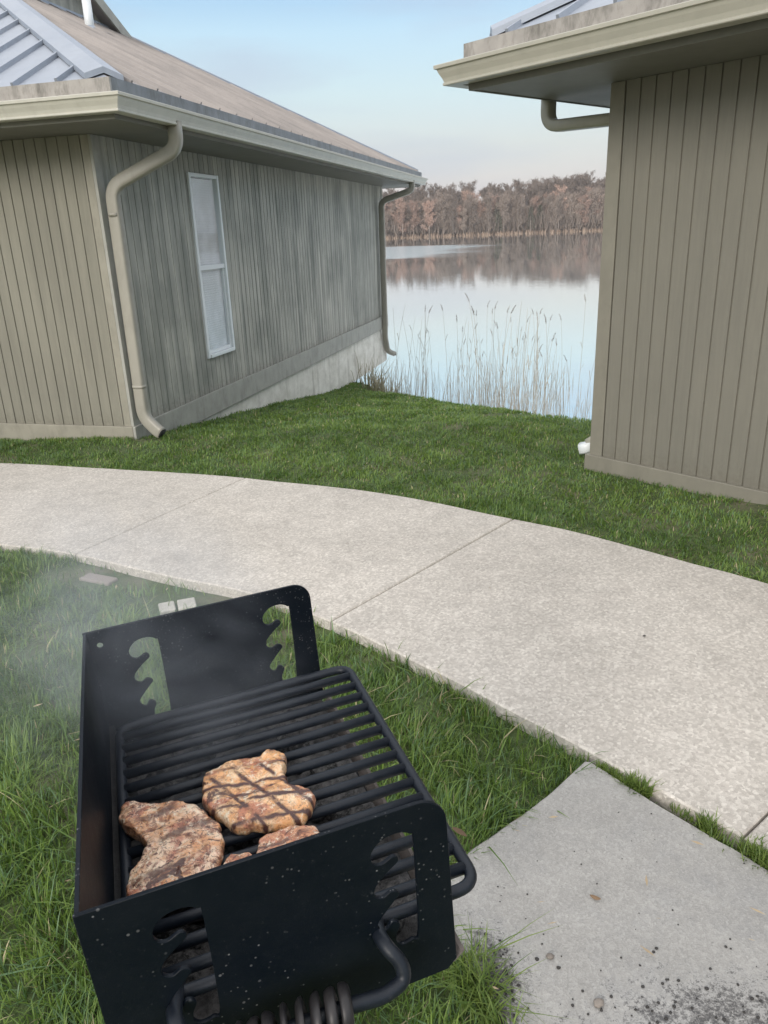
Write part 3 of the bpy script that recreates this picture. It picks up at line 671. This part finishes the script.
# ------------------------------------------------------------ smoke
q = N('thin_smoke'); o = q.coords()
gr = q.n('ShaderNodeTexGradient', _gradient_type='SPHERICAL'); q.l(o, gr.inputs['Vector'])
nz = q.noise(2.2, 4, .6, q.mapping((1, 1, .7), o), 1.)
d = q.math('MULTIPLY', q.math('MULTIPLY', gr.outputs['Fac'], q.ramp(nz, [(.35, 0), (.65, 1)])), 3.2)
vol = q.n('ShaderNodeVolumePrincipled'); vol.inputs['Color'].default_value = (.82, .88, .97, 1); q.l(d, vol.inputs['Density'])
q.l(vol.outputs[0], q.out.inputs['Volume'])
bm = bmesh.new(); bmesh.ops.create_icosphere(bm, subdivisions=3, radius=1); me = bpy.data.meshes.new('smoke'); bm.to_mesh(me); bm.free(); me.materials.append(q.m)
sm = link(bpy.data.objects.new('smoke', me)); sm.location = (-.47, 1.20, .95); sm.scale = (.40, .32, .24); sm.rotation_euler = (0, rad(25), rad(-35)); tag(sm, 'thin bluish smoke drifting off the back of the grill', 'smoke', kind='stuff')

# ------------------------------------------------------------ grass
CT = rad(20.1); CR = math.atan(80/2109)
FW = np.array([0, math.cos(CT), -math.sin(CT)]); r0 = np.array([1., 0, 0]); u0 = np.cross(r0, FW)
RT = r0*math.cos(CR)-u0*math.sin(CR); UP = u0*math.cos(CR)+r0*math.sin(CR)
def in_poly(x, y, poly):
    c = np.zeros(len(x), bool); n = len(poly); j = n-1
    for i in range(n):
        xi, yi = poly[i]; xj, yj = poly[j]
        hit = ((yi > y) != (yj > y)) & (x < (xj-xi)*(y-yi)/((yj-yi) if yj != yi else 1e-9)+xi); c ^= hit; j = i
    return c
def local_rect(loc, rot, Lx, Ly, g=0.):
    c, s = math.cos(rot), math.sin(rot); return [(loc[0]+a*c-b*s, loc[1]+a*s+b*c) for a, b in ((-g, -g), (Lx+g, -g), (Lx+g, Ly+g), (-g, Ly+g))]
HB1 = local_rect((-2.18, 6.63), LA, 9.24, 8); HB2 = local_rect((1.484, 5.228), RA, 7, 5.5)
def vnoise(x, y, f, seed):
    r = np.random.default_rng(seed); out = 0
    for k in range(5):
        a = r.uniform(0, 2*PI); b = r.uniform(0, 2*PI); ff = f*r.uniform(.6, 1.8); out = out+np.sin((x*math.cos(a)+y*math.sin(a))*ff*2*PI+b)
    return out/2.2
def shrink(poly, d):
    c = np.mean(np.array(poly), 0); return poly
patches = [(-1.00, 3.33, .26, .15), (-1.5, 3.72, .34, .13), (-1.25, 3.55, .3, .08), (-.75, 3.30, .25, .07), (-.3, 2.98, .2, .05), (.28, 1.60, .10, .05), (.21, 1.25, .05, .10), (-1.25, 3.6, .4, .07)]
bare_far = [(1.45, 7.7, .42, .16), (2.35, 4.25, .3, .1)]
def blades(x0, x1, y0, y1, dens, h0, h1, w, seed, lean=.5, near_edge=0.):
    n = int((x1-x0)*(y1-y0)*dens); r = np.random.default_rng(seed)
    x = r.uniform(x0, x1, n); y = r.uniform(y0, y1, n)
    # only where the place can be seen from about here
    z = terrain(x, y); P = np.stack([x, y, z-1.6], 1); k = P@FW; u = 384+764*(P@RT)/k; v = 512-764*(P@UP)/k
    keep = (k > .2) & (u > -220) & (u < 990) & (v > 150) & (v < 1230)
    keep &= ~in_poly(x, y, PATHPOLY) & ~in_poly(x, y, PADPOLY) & ~in_poly(x, y, HB1) & ~in_poly(x, y, HB2)
    keep &= ~in_poly(x, y, GAPPOLY)
    keep &= crest(x, y) < 1.6
    clump = vnoise(x, y, 2.2, 3)*.5+vnoise(x, y, 6, 4)*.5
    pr = np.clip(.80+.35*clump, .25, 1); bald = vnoise(x, y, .55, 77)+.6*vnoise(x, y, 1.9, 78); pr = pr*np.clip(1.15-.9*np.clip(bald-.55, 0, 1), .25, 1)
    for (a, b, ra, rb) in patches + bare_far:
        dd = ((x-a)/ra)**2+((y-b)/rb)**2; pr = pr*np.where(dd < 1, .07, np.clip(.3+.7*(dd-1), 0, 1))
    keep &= r.uniform(0, 1, n) < pr
    x, y, z, clump = x[keep], y[keep], z[keep], clump[keep]; n = len(x)
    hh = (h0+(h1-h0)*r.beta(2, 2.6, n))*(1+.3*np.clip(clump, -1, 1)); a = r.uniform(0, 2*PI, n)
    a = np.where(r.uniform(0, 1, n) < .45, vnoise(x, y, 1.2, 9)*2.2+r.normal(0, .5, n), a)
    ln = np.abs(r.normal(0, lean, n))+.12; ww = w*r.uniform(.6, 1.35, n)
    dx, dy = np.cos(a), np.sin(a); sx, sy = -dy, dx
    V = np.zeros((n, 7, 3)); C = np.zeros((n, 7, 4)); C[..., 3] = 1
    for j, (t, wf_) in enumerate(((0, .8), (.4, 1.), (.75, .65), (1., 0))):
        out = hh*ln*t**1.8; up = hh*t*(1-.35*np.minimum(ln, 1.3)*t)
        cx = x+dx*out; cy = y+dy*out; cz = z-.004+np.maximum(up, .002)
        if j < 3:
            V[:, 2*j] = np.stack([cx-sx*ww*wf_/2, cy-sy*ww*wf_/2, cz], 1); V[:, 2*j+1] = np.stack([cx+sx*ww*wf_/2, cy+sy*ww*wf_/2, cz], 1)
        else: V[:, 6] = np.stack([cx, cy, cz], 1)
    g1 = np.array([.085, .140, .032]); g2 = np.array([.230, .290, .080]); g3 = np.array([.085, .140, .065]); st = np.array([.42, .36, .22])
    t = np.clip(r.beta(1.6, 1.6, n)+.18*vnoise(x, y, .9, 12), 0, 1)[:, None]; c = g1*(1-t)+g2*t; c = c*np.where(y > 4.3, 1., 1.)[:, None]*np.array([[.95, 1.06, .95]])
    bl = (r.uniform(0, 1, n) < .25)[:, None]; c = np.where(bl, g3*(1+.8*t), c)
    dry = (r.uniform(0, 1, n) < .022+.04*np.clip(vnoise(x, y, .7, 21), 0, 1))[:, None]; c = np.where(dry, st*(.6+.7*t), c)
    C[..., :3] = c[:, None, :]
    return V.reshape(-1, 3), C.reshape(-1, 4), n
def grass_obj(parts, label, name='grass'):
    Vs, Cs, ns = zip(*parts); V = np.concatenate(Vs); C = np.concatenate(Cs); n = sum(ns); b = np.arange(n)[:, None]*7
    Q = np.concatenate([b+np.array([[0, 1, 3, 2]]), b+np.array([[2, 3, 5, 4]])]); T = b+np.array([[4, 5, 6]])
    me = np_mesh(name, V, [Q, T], M['grass'], C); o = link(bpy.data.objects.new(name, me)); tag(o, label, 'grass', kind='stuff'); print(name, n); return o
grass_obj([blades(-2.2, 1.0, .3, 2.4, 19000, .026, .092, .0034, 1), blades(-3.6, 1.0, 2.4, 4.6, 10000, .024, .085, .0042, 2, .55),
           blades(-1.3, .7, .5, 3.4, 260, .09, .155, .0045, 5, .9)], 'long green lawn grass around the grill, this side of the path')
grass_obj([blades(-4.5, 3.6, 3.0, 7.2, 9000, .016, .052, .0050, 3, .6), blades(-3.0, 4.2, 7.2, 13.5, 4200, .018, .055, .0085, 4, .6)], 'short green lawn between the two houses, beyond the path')
# tufts in the crack between path and pad and on the path edge
def edge_tufts(pts, seed, dens, spread, h0, h1, jitter=.4):
    r = np.random.default_rng(seed); xs = []; 
    P = [Vector((a, b, 0)) for a, b in pts]
    for A, B in zip(P[:-1], P[1:]):
        L = (B-A).length; m = int(L*dens); t = r.uniform(0, 1, m); nrm = np.array([-(B-A).y, (B-A).x])/L
        q_ = np.array([[A.x, A.y]])+t[:, None]*np.array([[B.x-A.x, B.y-A.y]])+nrm*r.normal(0, spread, m)[:, None]; xs.append(q_)
    q_ = np.concatenate(xs); cl_ = vnoise(q_[:, 0], q_[:, 1], 3.5, seed); q_ = q_[cl_ > -.25+r.normal(0, .3, len(q_))]; x, y = q_[:, 0], q_[:, 1]; n = len(x)
    hh = r.uniform(h0, h1, n); a = r.uniform(0, 2*PI, n); ln = np.abs(r.normal(0, jitter, n))+.2; ww = .0032*r.uniform(.7, 1.4, n)
    dx, dy = np.cos(a), np.sin(a); sx, sy = -dy, dx; V = np.zeros((n, 7, 3)); C = np.ones((n, 7, 4))
    for j, (t, wf_) in enumerate(((0, .8), (.4, 1.), (.75, .65), (1., 0))):
        cx = x+dx*hh*ln*t**1.8; cy = y+dy*hh*ln*t**1.8; cz = -.035+hh*t*(1-.3*np.minimum(ln, 1.2)*t)
        if j < 3: V[:, 2*j] = np.stack([cx-sx*ww*wf_/2, cy-sy*ww*wf_/2, cz], 1); V[:, 2*j+1] = np.stack([cx+sx*ww*wf_/2, cy+sy*ww*wf_/2, cz], 1)
        else: V[:, 6] = np.stack([cx, cy, cz], 1)
    t = r.uniform(0, 1, n)[:, None]; C[..., :3] = (np.array([.085, .14, .035])*(1-t)+np.array([.19, .25, .06])*t)[:, None, :]
    return V.reshape(-1, 3), C.reshape(-1, 4), n
grass_obj([edge_tufts([(.65, 1.995), (.70, 1.935)], 31, 3000, .007, .025, .045), edge_tufts([(.715, 1.915), (.765, 1.855)], 32, 5200, .011, .035, .065), edge_tufts([(.865, 1.735), (.96, 1.615), (1.10, 1.41)], 33, 6000, .015, .035, .07), edge_tufts([(.63, 2.02), (.8, 1.83), (.95, 1.63)], 34, 500, .006, .02, .04)],
          'bright green grass tufts growing in the crack between path and grill pad')
grass_obj([edge_tufts([(.20, 1.22), (.17, 1.33)], 35, 900, .02, .05, .12, 1.0), edge_tufts([(.20, 1.05), (.20, 1.18), (.155, 1.30)], 36, 1500, .022, .03, .085, .9)], 'loose grass tuft leaning over the sooty corner of the grill pad')

# ------------------------------------------------------------ small things on the ground
def flat_stone(name, loc, sx, sy, sz, rot, mat, label, cat, group=None):
    mb = MB().box((-sx/2, -sy/2, 0), (sx/2, sy/2, sz)); o = mb.build(name, mat, None, min(sx, sy, sz)*.25, 3)
    o.location = loc; o.rotation_euler = rot; tag(o, label, cat, group); return o
pv = flat_stone('paver', (-1.045, 3.26, -.055), .075, .10, .03, (0, 0, rad(20)), M['paver'], 'small whitish paver in bare soil, left one of the pair beside the path', 'paver')
pv = flat_stone('paver', (-.957, 3.285, -.054), .085, .10, .03, (rad(2), 0, rad(18)), M['paver'], 'small whitish paver in bare soil, right one of the pair beside the path', 'paver')
flat_stone('paver', (-1.50, 3.64, -.085), .20, .08, .05, (0, 0, rad(-25)), M['stone'], 'flat pale concrete slab fragment buried in the grass against the path edge', 'paver')
def pebble(name, loc, r, seed, flat, mat, label, cat, rotz=0, sx=1.):
    mb = MB(); lump(mb, (0, 0, 0), r, seed, 3, flat); o = mb.build(name, mat); o.data.polygons.foreach_set('use_smooth', [True]*len(o.data.polygons))
    o.location = loc; o.scale = (sx, 1, 1); o.rotation_euler = (0, 0, rotz); tag(o, label, cat); return o
pebble('pebble', (.35, 1.32, -.008), .009, 3, .5, M['stone'], 'small brown pebble on the grey pad, the farther of two', 'pebble')
pebble('pebble', (.43, 1.20, -.006), .011, 9, .55, M['stone'], 'rounded brown pebble on the grey pad near the soot, the nearer of two', 'pebble', .5, 1.2)
def leaf(loc, L, W, rot, mat, label, curl=.35):
    vs = []; n = 9
    for k in range(n):
        t = k/(n-1); w = W*math.sin(PI*min(1, t*1.02))**.7*(.5 if k in (0, n-1) else 1); x = (t-.5)*L; z = curl*L*(t-.5)**2
        vs += [(x, -w/2, z+.25*w), (x, 0, z), (x, w/2, z+.3*w)]
    fs = []
    for k in range(n-1):
        for j in (0, 1): fs.append((3*k+j, 3*k+j+1, 3*k+4+j, 3*k+3+j))
    o = MB().add(vs, fs, True).build('dry_leaf', mat); sd = o.modifiers.new('solid', 'SOLIDIFY'); sd.thickness = .0006
    o.location = loc; o.rotation_euler = rot; tag(o, label, 'leaf'); return o
leaf((.50, 1.48, -.008), .030, .010, (rad(20), 0, rad(-30)), M['dryleaf'], 'curled brown leaf lying in the middle of the grey pad', .9)
leaf((.175, 1.69, .02), .05, .022, (rad(-15), rad(10), rad(-35)), M['dryleaf'], 'dry tan leaf caught in the grass by the corner of the pad')
leaf((1.05, 2.76, .003), .018, .009, (0, 0, rad(15)), M['blackbit'], 'tiny dark leaf scrap on the pale path')
cr = MB(); r = random.Random(5)
for k in range(240):
    if k < 100: x = r.gauss(.66, .16); y = r.gauss(1.17, .07)
    elif k < 180: x = r.gauss(.22, .03); y = r.gauss(1.27, .07)
    else: x = r.uniform(.25, 1.0); y = r.uniform(1.15, 1.8)
    if not in_poly(np.array([x]), np.array([y]), PADPOLY)[0]: continue
    lump(cr, (x, y, -.010), r.uniform(.0008, .0030) if k > 180 else r.uniform(.001, .0055), k, 1, .6)
tag(cr.build('charcoal_crumbs', M['blackbit']), 'black charcoal crumbs scattered over the grey pad', 'charcoal crumbs', kind='stuff')

sc_ = MB(); r = random.Random(17)
for k in range(420):
    x = r.uniform(-2.2, 1.0) if k < 240 else r.uniform(-2.4, 3.2); y = r.uniform(.6, 3.6) if k < 240 else r.uniform(4.2, 7.5)
    if in_poly(np.array([x]), np.array([y]), PATHPOLY)[0] and r.random() < .93: continue
    z = float(terrain(x, y))+r.uniform(.0, .03); onp = in_poly(np.array([x]), np.array([y]), PATHPOLY)[0] or in_poly(np.array([x]), np.array([y]), PADPOLY)[0]
    if onp: z = .002
    L = r.uniform(.006, .022); w_ = L*r.uniform(.12, .5); a = r.uniform(0, 6.28); d = Vector((math.cos(a), math.sin(a), 0 if onp else r.uniform(-.3, .4)))*L; e_ = Vector((-math.sin(a), math.cos(a), .1))*w_; c0 = Vector((x, y, z))
    sc_.add([c0-d, c0+e_*.6, c0+d, c0-e_*.5], [(0, 1, 2, 3)])
q = N('straw_scrap'); q.bsdf(q.mix(q.noise(3, 2), (.50, .40, .26), (.30, .22, .14)), .8)
tag(sc_.build('straw_scraps', q.m), 'dry straw and leaf scraps scattered through the lawn', 'straw', kind='stuff')

# ------------------------------------------------------------ reeds
def make_reed_meshes(seed):
    r = random.Random(seed); H = 1.9; b = r.uniform(.03, .22); a = r.uniform(0, 2*PI); P = []
    for k in range(9):
        t = k/8; P.append((math.cos(a)*b*t**2.2, math.sin(a)*b*t**2.2, H*t))
    st = MB().sweep(P, [.0050-.0026*k/8 for k in range(9)], 5).mesh('stem', M['reed'])
    hd = MB(); tip = Vector(P[-1]); d = (Vector(P[-1])-Vector(P[-2])).normalized(); side = Vector((math.cos(a), math.sin(a), 0))
    for k in range(34):
        t = k/33; base = tip+d*(t*.16-.03)+side*(.05*t*t); L = .045*(1-.5*t)*r.uniform(.6, 1.2); an = r.uniform(0, 2*PI)
        v = Vector((math.cos(an), math.sin(an), .7))*L+side*.02; w = Vector((-math.sin(an), math.cos(an), 0))*.006
        hd.add([base-w, base+w, base+v], [(0, 1, 2)])
    lfs = []
    for k in range(r.randint(1, 3)):
        z = r.uniform(.15, .65); an = r.uniform(0, 2*PI); c = Vector((math.cos(a)*b*z**2.2, math.sin(a)*b*z**2.2, H*z)); L = r.uniform(.18, .38); w = Vector((-math.sin(an), math.cos(an), 0))*.006
        o = Vector((math.cos(an), math.sin(an), 0)); p1 = c+o*L*.35+Vector((0, 0, L*.6)); p2 = c+o*L*.8+Vector((0, 0, L*.5))
        lfs.append(MB().add([c-w, c+w, p1+w, p1-w, p2], [(0, 1, 2, 3), (3, 2, 4)]).mesh('leaf', M['reed']))
    return st, hd.mesh('seed_head', M['reed_head']), lfs
RM = [make_reed_meshes(k) for k in range(9)]
r = random.Random(11); cnt = 0
def reed_at(x, y, s, v, rot, head=True):
    e = empty('reed', (x, y, -1.72), (r.gauss(0, .04), r.gauss(0, .05), rot)); e.scale = (s, s, s)
    tag(e, 'dry reed stalk with a drooping seed head, standing in the lake shallows' if head else 'dry headless reed stalk standing in the lake shallows', 'reed', 'reeds standing in the lake shallows')
    st, hd, lf = RM[v]
    link(bpy.data.objects.new('stem', st), e)
    if head: link(bpy.data.objects.new('seed_head', hd), e)
    for l_ in lf: link(bpy.data.objects.new('leaf', l_), e)
while cnt < 96:
    u = r.choice([r.uniform(380, 645), r.gauss(510, 42), r.gauss(405, 18)]); yy = r.uniform(10.5, 17.5)
    x = (u-384)/764*yy*1.02+.035*0
    if not (2.5 < crest(x, yy) < 7.5): continue
    if (u > 560 and r.random() < .8) or (430 < u < 450 and r.random() < .4): continue
    reed_at(x, yy, r.triangular(.45, 1.08, .72)*(yy/14)**.4, r.randrange(9), r.uniform(0, 6.28), r.random() < .62); cnt += 1
# the dead undergrowth of broken stalks at the water's edge
mb = MB()
for k in range(420):
    for _ in range(50):
        u = r.choice([r.uniform(375, 600), r.gauss(395, 14), r.gauss(500, 40)]); yy = r.uniform(10, 17); x = (u-384)/764*yy*1.02
        if 1.9 < crest(x, yy) < 6: break
    h = r.uniform(.3, .85)*(1 if u < 570 else .5); a = r.uniform(0, 6.28); b = r.uniform(.02, .3); z = float(terrain(x, yy)); z = max(z, -1.72)
    mb.sweep([(x, yy, z), (x+math.cos(a)*b*.4*h, yy+math.sin(a)*b*.4*h, z+h*.55), (x+math.cos(a)*b*h, yy+math.sin(a)*b*h, z+h)], [.0045, .004, .0022], 3)
tag(mb.build('dead_stalks', M['reed']), 'thicket of thin dead reed stalks at the water edge', 'dead stalks', kind='stuff')
mb = MB(); r = random.Random(23)
for k in range(300):
    yy = r.uniform(12.2, 16.5); u = r.choice([r.gauss(382, 9), r.uniform(352, 410)]); x = (u-384)/764*yy*1.02
    t_ = float(crest(x, yy))
    if not (.1 < t_ < 3.4): continue
    z = max(float(terrain(x, yy)), -1.72)-.02; h = r.triangular(.12, .75, .25); a = r.uniform(0, 6.28); b = r.uniform(.1, .6)
    mb.sweep([(x, yy, z), (x+math.cos(a)*b*.35*h, yy+math.sin(a)*b*.35*h, z+h*.6), (x+math.cos(a)*b*h, yy+math.sin(a)*b*h, z+h*.95)], [.006, .005, .0015], 3)
tag(mb.build('bank_brush', M['brush']), 'dry brush growing on the bank under the far corner of the left house', 'brush', kind='stuff')
# ------------------------------------------------------------ far shore trees
def tree_mesh(seed, kind):
    r = random.Random(seed); H = r.uniform(20, 26) if kind != 'ever' else r.uniform(15, 21)
    tk = MB(); P = [(r.uniform(-.3, .3)*t, r.uniform(-.3, .3)*t, H*.9*t) for t in (0, .3, .6, 1)]
    tk.sweep(P, [.34, .26, .17, .04], 6)
    cr = MB()
    def sliver(p, d, L, w):
        s = d.cross(Vector((r.uniform(-1, 1), r.uniform(-1, 1), r.uniform(-1, 1)))).normalized()*w
        cr.add([p-s, p+s, p+d*L], [(0, 1, 2)])
    if kind == 'ever':
        for k in range(900):
            t = r.random()**.8; z = H*(.18+.82*t); R = 3.0*(1-t)**.8+.3; an = r.uniform(0, 6.28); rr = R*math.sqrt(r.random())
            p = Vector((math.cos(an)*rr, math.sin(an)*rr, z)); d = Vector((math.cos(an), math.sin(an), r.uniform(-.5, .3))).normalized(); sliver(p, d, r.uniform(.5, 1.2), r.uniform(.12, .3))
    else:
        for k in range(r.randint(17, 23)):
            z0 = H*(.14+.70*r.random()**.85); an = r.uniform(0, 6.28); L = H*r.uniform(.13, .27)*(1.15-z0/H*.5); el = r.uniform(.5, 1.15)
            d = Vector((math.cos(an)*math.cos(el), math.sin(an)*math.cos(el), math.sin(el))); p0 = Vector((0, 0, z0)); tk.sweep([p0, p0+d*L*.5, p0+d*L+Vector((0, 0, L*.12))], [.11, .07, .02], 4)
            for j in range(95):
                t = r.uniform(.2, 1.1); p = p0+d*L*t+Vector((r.gauss(0, .6), r.gauss(0, .6), r.gauss(0, .6)))
                dd = (d*.6+Vector((r.gauss(0, .6), r.gauss(0, .6), r.uniform(0, 1)))).normalized(); sliver(p, dd, r.uniform(.7, 2.0), r.uniform(.07, .18))
    mt = {'bare': M['twig'], 'rust': M['twig_rust'], 'ever': M['needles']}[kind]
    return tk.mesh('trunk', M['bark']), cr.mesh('crown', mt), H
TM = [tree_mesh(k, 'bare') for k in range(6)] + [tree_mesh(20+k, 'rust') for k in range(4)] + [tree_mesh(40+k, 'ever') for k in range(2)]
r = random.Random(3)
def far_tree(x, y, v, s):
    e = empty('evergreen_tree' if v >= 10 else 'bare_tree', (x, y, float(terrain(x, y))-.2), (0, 0, r.uniform(0, 6.28))); e.scale = (s*r.uniform(.9, 1.1), s, s)
    tag(e, 'dark evergreen tree among the bare ones on the far shore of the lake' if v >= 10 else ('bare leafless tree with rusty brown twigs on the far shore of the lake' if v >= 6 else 'bare leafless greyish tree on the far shore of the lake'), 'tree', 'trees along the far shore of the lake')
    link(bpy.data.objects.new('trunk', TM[v][0]), e); link(bpy.data.objects.new('crown', TM[v][1]), e)
for k in range(110):
    x = -12+150*k/109+r.uniform(-1.2, 1.2); far_tree(x, r.uniform(434, 446), r.choice([0, 1, 2, 3, 4, 5, 0, 1, 2, 3, 6, 7, 8, 9, 10, 11]), r.triangular(.5, 1.0, .82)*(.93+.0014*x))
# the rest of the wood: one mass
def arr(me):
    v = np.zeros(len(me.vertices)*3, np.float32); me.vertices.foreach_get('co', v); me.calc_loop_triangles(); t = np.zeros(len(me.loop_triangles)*3, np.int32); me.loop_triangles.foreach_get('vertices', t); return v.reshape(-1, 3), t.reshape(-1, 3)
Vs, Fs, off, VT, FT, offT = [], [], 0, [], [], 0
for k in range(300):
    x = r.uniform(-70, 190); y = r.uniform(446, 500); v = r.choice(list(range(10))+[10]); s = r.uniform(.78, .98)*(.93+.0014*max(x, -20)); a = r.uniform(0, 6.28)
    ca, sa = math.cos(a), math.sin(a); Rm_ = np.array([[ca, sa, 0], [-sa, ca, 0], [0, 0, 1]]); pos = np.array([x, y, float(terrain(x, y))])
    vv, ff = arr(TM[v][1]); Vs.append(vv@Rm_*s+pos); Fs.append(ff+off); off += len(vv)
    vv, ff = arr(TM[v][0]); Vs.append(vv@Rm_*s+pos); Fs.append(ff+off); off += len(vv)
nu = 26000; ru = np.random.default_rng(8); ux = ru.uniform(-60, 185, nu); uy = ru.uniform(436, 470, nu); uz = terrain(ux, uy); un = ru.uniform(0, PI, nu); uh = ru.uniform(2., 10, nu); uw = ru.uniform(.08, .38, nu); up_ = uz+ru.uniform(-.2, 5, nu)
UV = np.stack([np.stack([ux-uw*np.cos(un), uy-uw*np.sin(un), up_], 1), np.stack([ux+uw*np.cos(un), uy+uw*np.sin(un), up_], 1), np.stack([ux+ru.normal(0, 1.2, nu), uy, up_+uh], 1)], 1).reshape(-1, 3)
Vs.append(UV); Fs.append(np.arange(3*nu).reshape(-1, 3)+off); off += 3*nu
wd = link(bpy.data.objects.new('far_wood', np_mesh('far_wood', np.concatenate(Vs), np.concatenate(Fs), M['twig']))); tag(wd, 'mass of bare brown woodland filling the far shore behind the front trees', 'wood', kind='stuff')
# undergrowth along the far waterline
mb = MB()
for k in range(2600):
    x = r.uniform(-40, 165); y = r.uniform(431, 448); z = float(terrain(x, y)); h = r.uniform(.4, 2.4); an = r.uniform(0, 6.28); w = r.uniform(.2, .8)
    mb.add([(x-w*math.cos(an), y-w*math.sin(an), z-.1), (x+w*math.cos(an), y+w*math.sin(an), z-.1), (x+r.uniform(-.7, .7), y+r.uniform(-.7, .7), z+h)], [(0, 1, 2)])
tag(mb.build('shore_undergrowth', M['shore_brush']), 'low rusty brown brush along the far waterline', 'undergrowth', kind='stuff')

# evening haze over the lake
hz = MB().box((-1700, -1100, -8), (1700, 2400, 90)); q = N('evening_haze'); v_ = q.n('ShaderNodeVolumePrincipled', Density=.00032); v_.inputs['Color'].default_value = (.96, .90, .88, 1); v_.inputs['Anisotropy'].default_value = .2
q.l(v_.outputs[0], q.out.inputs['Volume']); hb = hz.build('haze', q.m); tag(hb, 'faint pale evening haze over the lake and far shore', 'haze', kind='stuff')
# ------------------------------------------------------------ sky, sun, camera
SUN_EL, SUN_AZ = rad(24), rad(205)   # azimuth clockwise from +Y (behind the camera, a little left)
w = bpy.data.worlds.new('World'); S.world = w; w.use_nodes = True; t = w.node_tree; t.nodes.clear()
out = t.nodes.new('ShaderNodeOutputWorld'); bg = t.nodes.new('ShaderNodeBackground'); bg.inputs['Strength'].default_value = .1
sky = t.nodes.new('ShaderNodeTexSky'); sky.sky_type = 'NISHITA'; sky.sun_disc = False; sky.sun_elevation = SUN_EL; sky.sun_rotation = SUN_AZ
tc = t.nodes.new('ShaderNodeTexCoord'); sp = t.nodes.new('ShaderNodeSeparateXYZ'); t.links.new(tc.outputs['Generated'], sp.inputs[0])
rp = t.nodes.new('ShaderNodeValToRGB'); t.links.new(sp.outputs[2], rp.inputs[0])
stops = [(0., (.50, .43, .42)), (.04, (.50, .455, .46)), (.09, (.47, .49, .475)), (.15, (.44, .55, .57)), (.21, (.37, .53, .63)), (.28, (.175, .345, .56)), (.5, (.98, 1.0, 1.03)), (1., (1.27, 1.25, 1.22))]
e = rp.color_ramp.elements
while len(e) < len(stops): e.new(.5)
for a, (p_, c_) in zip(e, stops): a.position = p_; a.color = (*c_, 1)
# thin flat clouds
mp = t.nodes.new('ShaderNodeMapping'); mp.inputs['Scale'].default_value = (2.2, 2.2, 13); t.links.new(tc.outputs['Generated'], mp.inputs[0])
nz = t.nodes.new('ShaderNodeTexNoise'); nz.inputs['Scale'].default_value = 1.3; nz.inputs['Detail'].default_value = 5; nz.inputs['Roughness'].default_value = .5; t.links.new(mp.outputs[0], nz.inputs['Vector'])
cr_ = t.nodes.new('ShaderNodeValToRGB'); cr_.color_ramp.elements[0].position = .43; cr_.color_ramp.elements[1].position = .62; cr_.color_ramp.elements[1].color = (.5, .5, .5, 1); t.links.new(nz.outputs['Fac'], cr_.inputs[0])
mc = t.nodes.new('ShaderNodeMix'); mc.data_type = 'RGBA'; t.links.new(cr_.outputs[0], mc.inputs[0]); t.links.new(rp.outputs[0], mc.inputs[6]); mc.inputs[7].default_value = (.33, .37, .46, 1)
sc = t.nodes.new('ShaderNodeVectorMath'); sc.operation = 'SCALE'; t.links.new(mc.outputs[2], sc.inputs[0]); sc.inputs['Scale'].default_value = 10.
mx = t.nodes.new('ShaderNodeMix'); mx.data_type = 'RGBA'; mx.inputs[0].default_value = .85; t.links.new(sky.outputs[0], mx.inputs[6]); t.links.new(sc.outputs[0], mx.inputs[7])
t.links.new(mx.outputs[2], bg.inputs['Color']); t.links.new(bg.outputs[0], out.inputs['Surface'])
sl = bpy.data.lights.new('sun', 'SUN'); sl.energy = 1.5; sl.angle = rad(25); sl.color = (1, .93, .84)
so = link(bpy.data.objects.new('sun', sl)); so.location = (0, -10, 20)
dirv = Vector((math.sin(SUN_AZ)*math.cos(SUN_EL), math.cos(SUN_AZ)*math.cos(SUN_EL), math.sin(SUN_EL)))
so.rotation_euler = dirv.to_track_quat('Z', 'Y').to_euler()
cd = bpy.data.cameras.new('camera'); cam = link(bpy.data.objects.new('camera', cd)); S.camera = cam
cd.sensor_fit = 'HORIZONTAL'; cd.sensor_width = 36; cd.lens = 36*764/768; cd.clip_end = 6000; cd.clip_start = .02
Mx = Matrix((RT, UP, -FW)).transposed(); cam.matrix_world = Matrix.Translation((0, 0, 1.6)) @ Mx.to_4x4()
cam.location = (0, 0, 1.6); cam.rotation_euler = Mx.to_euler()
S.view_settings.view_transform = 'Standard'; S.view_settings.look = 'None'; S.view_settings.exposure = .69; S.view_settings.gamma = 1
S.cycles.max_bounces = 8; S.cycles.transparent_max_bounces = 8; S.cycles.volume_bounces = 0; S.cycles.volume_step_rate = 2
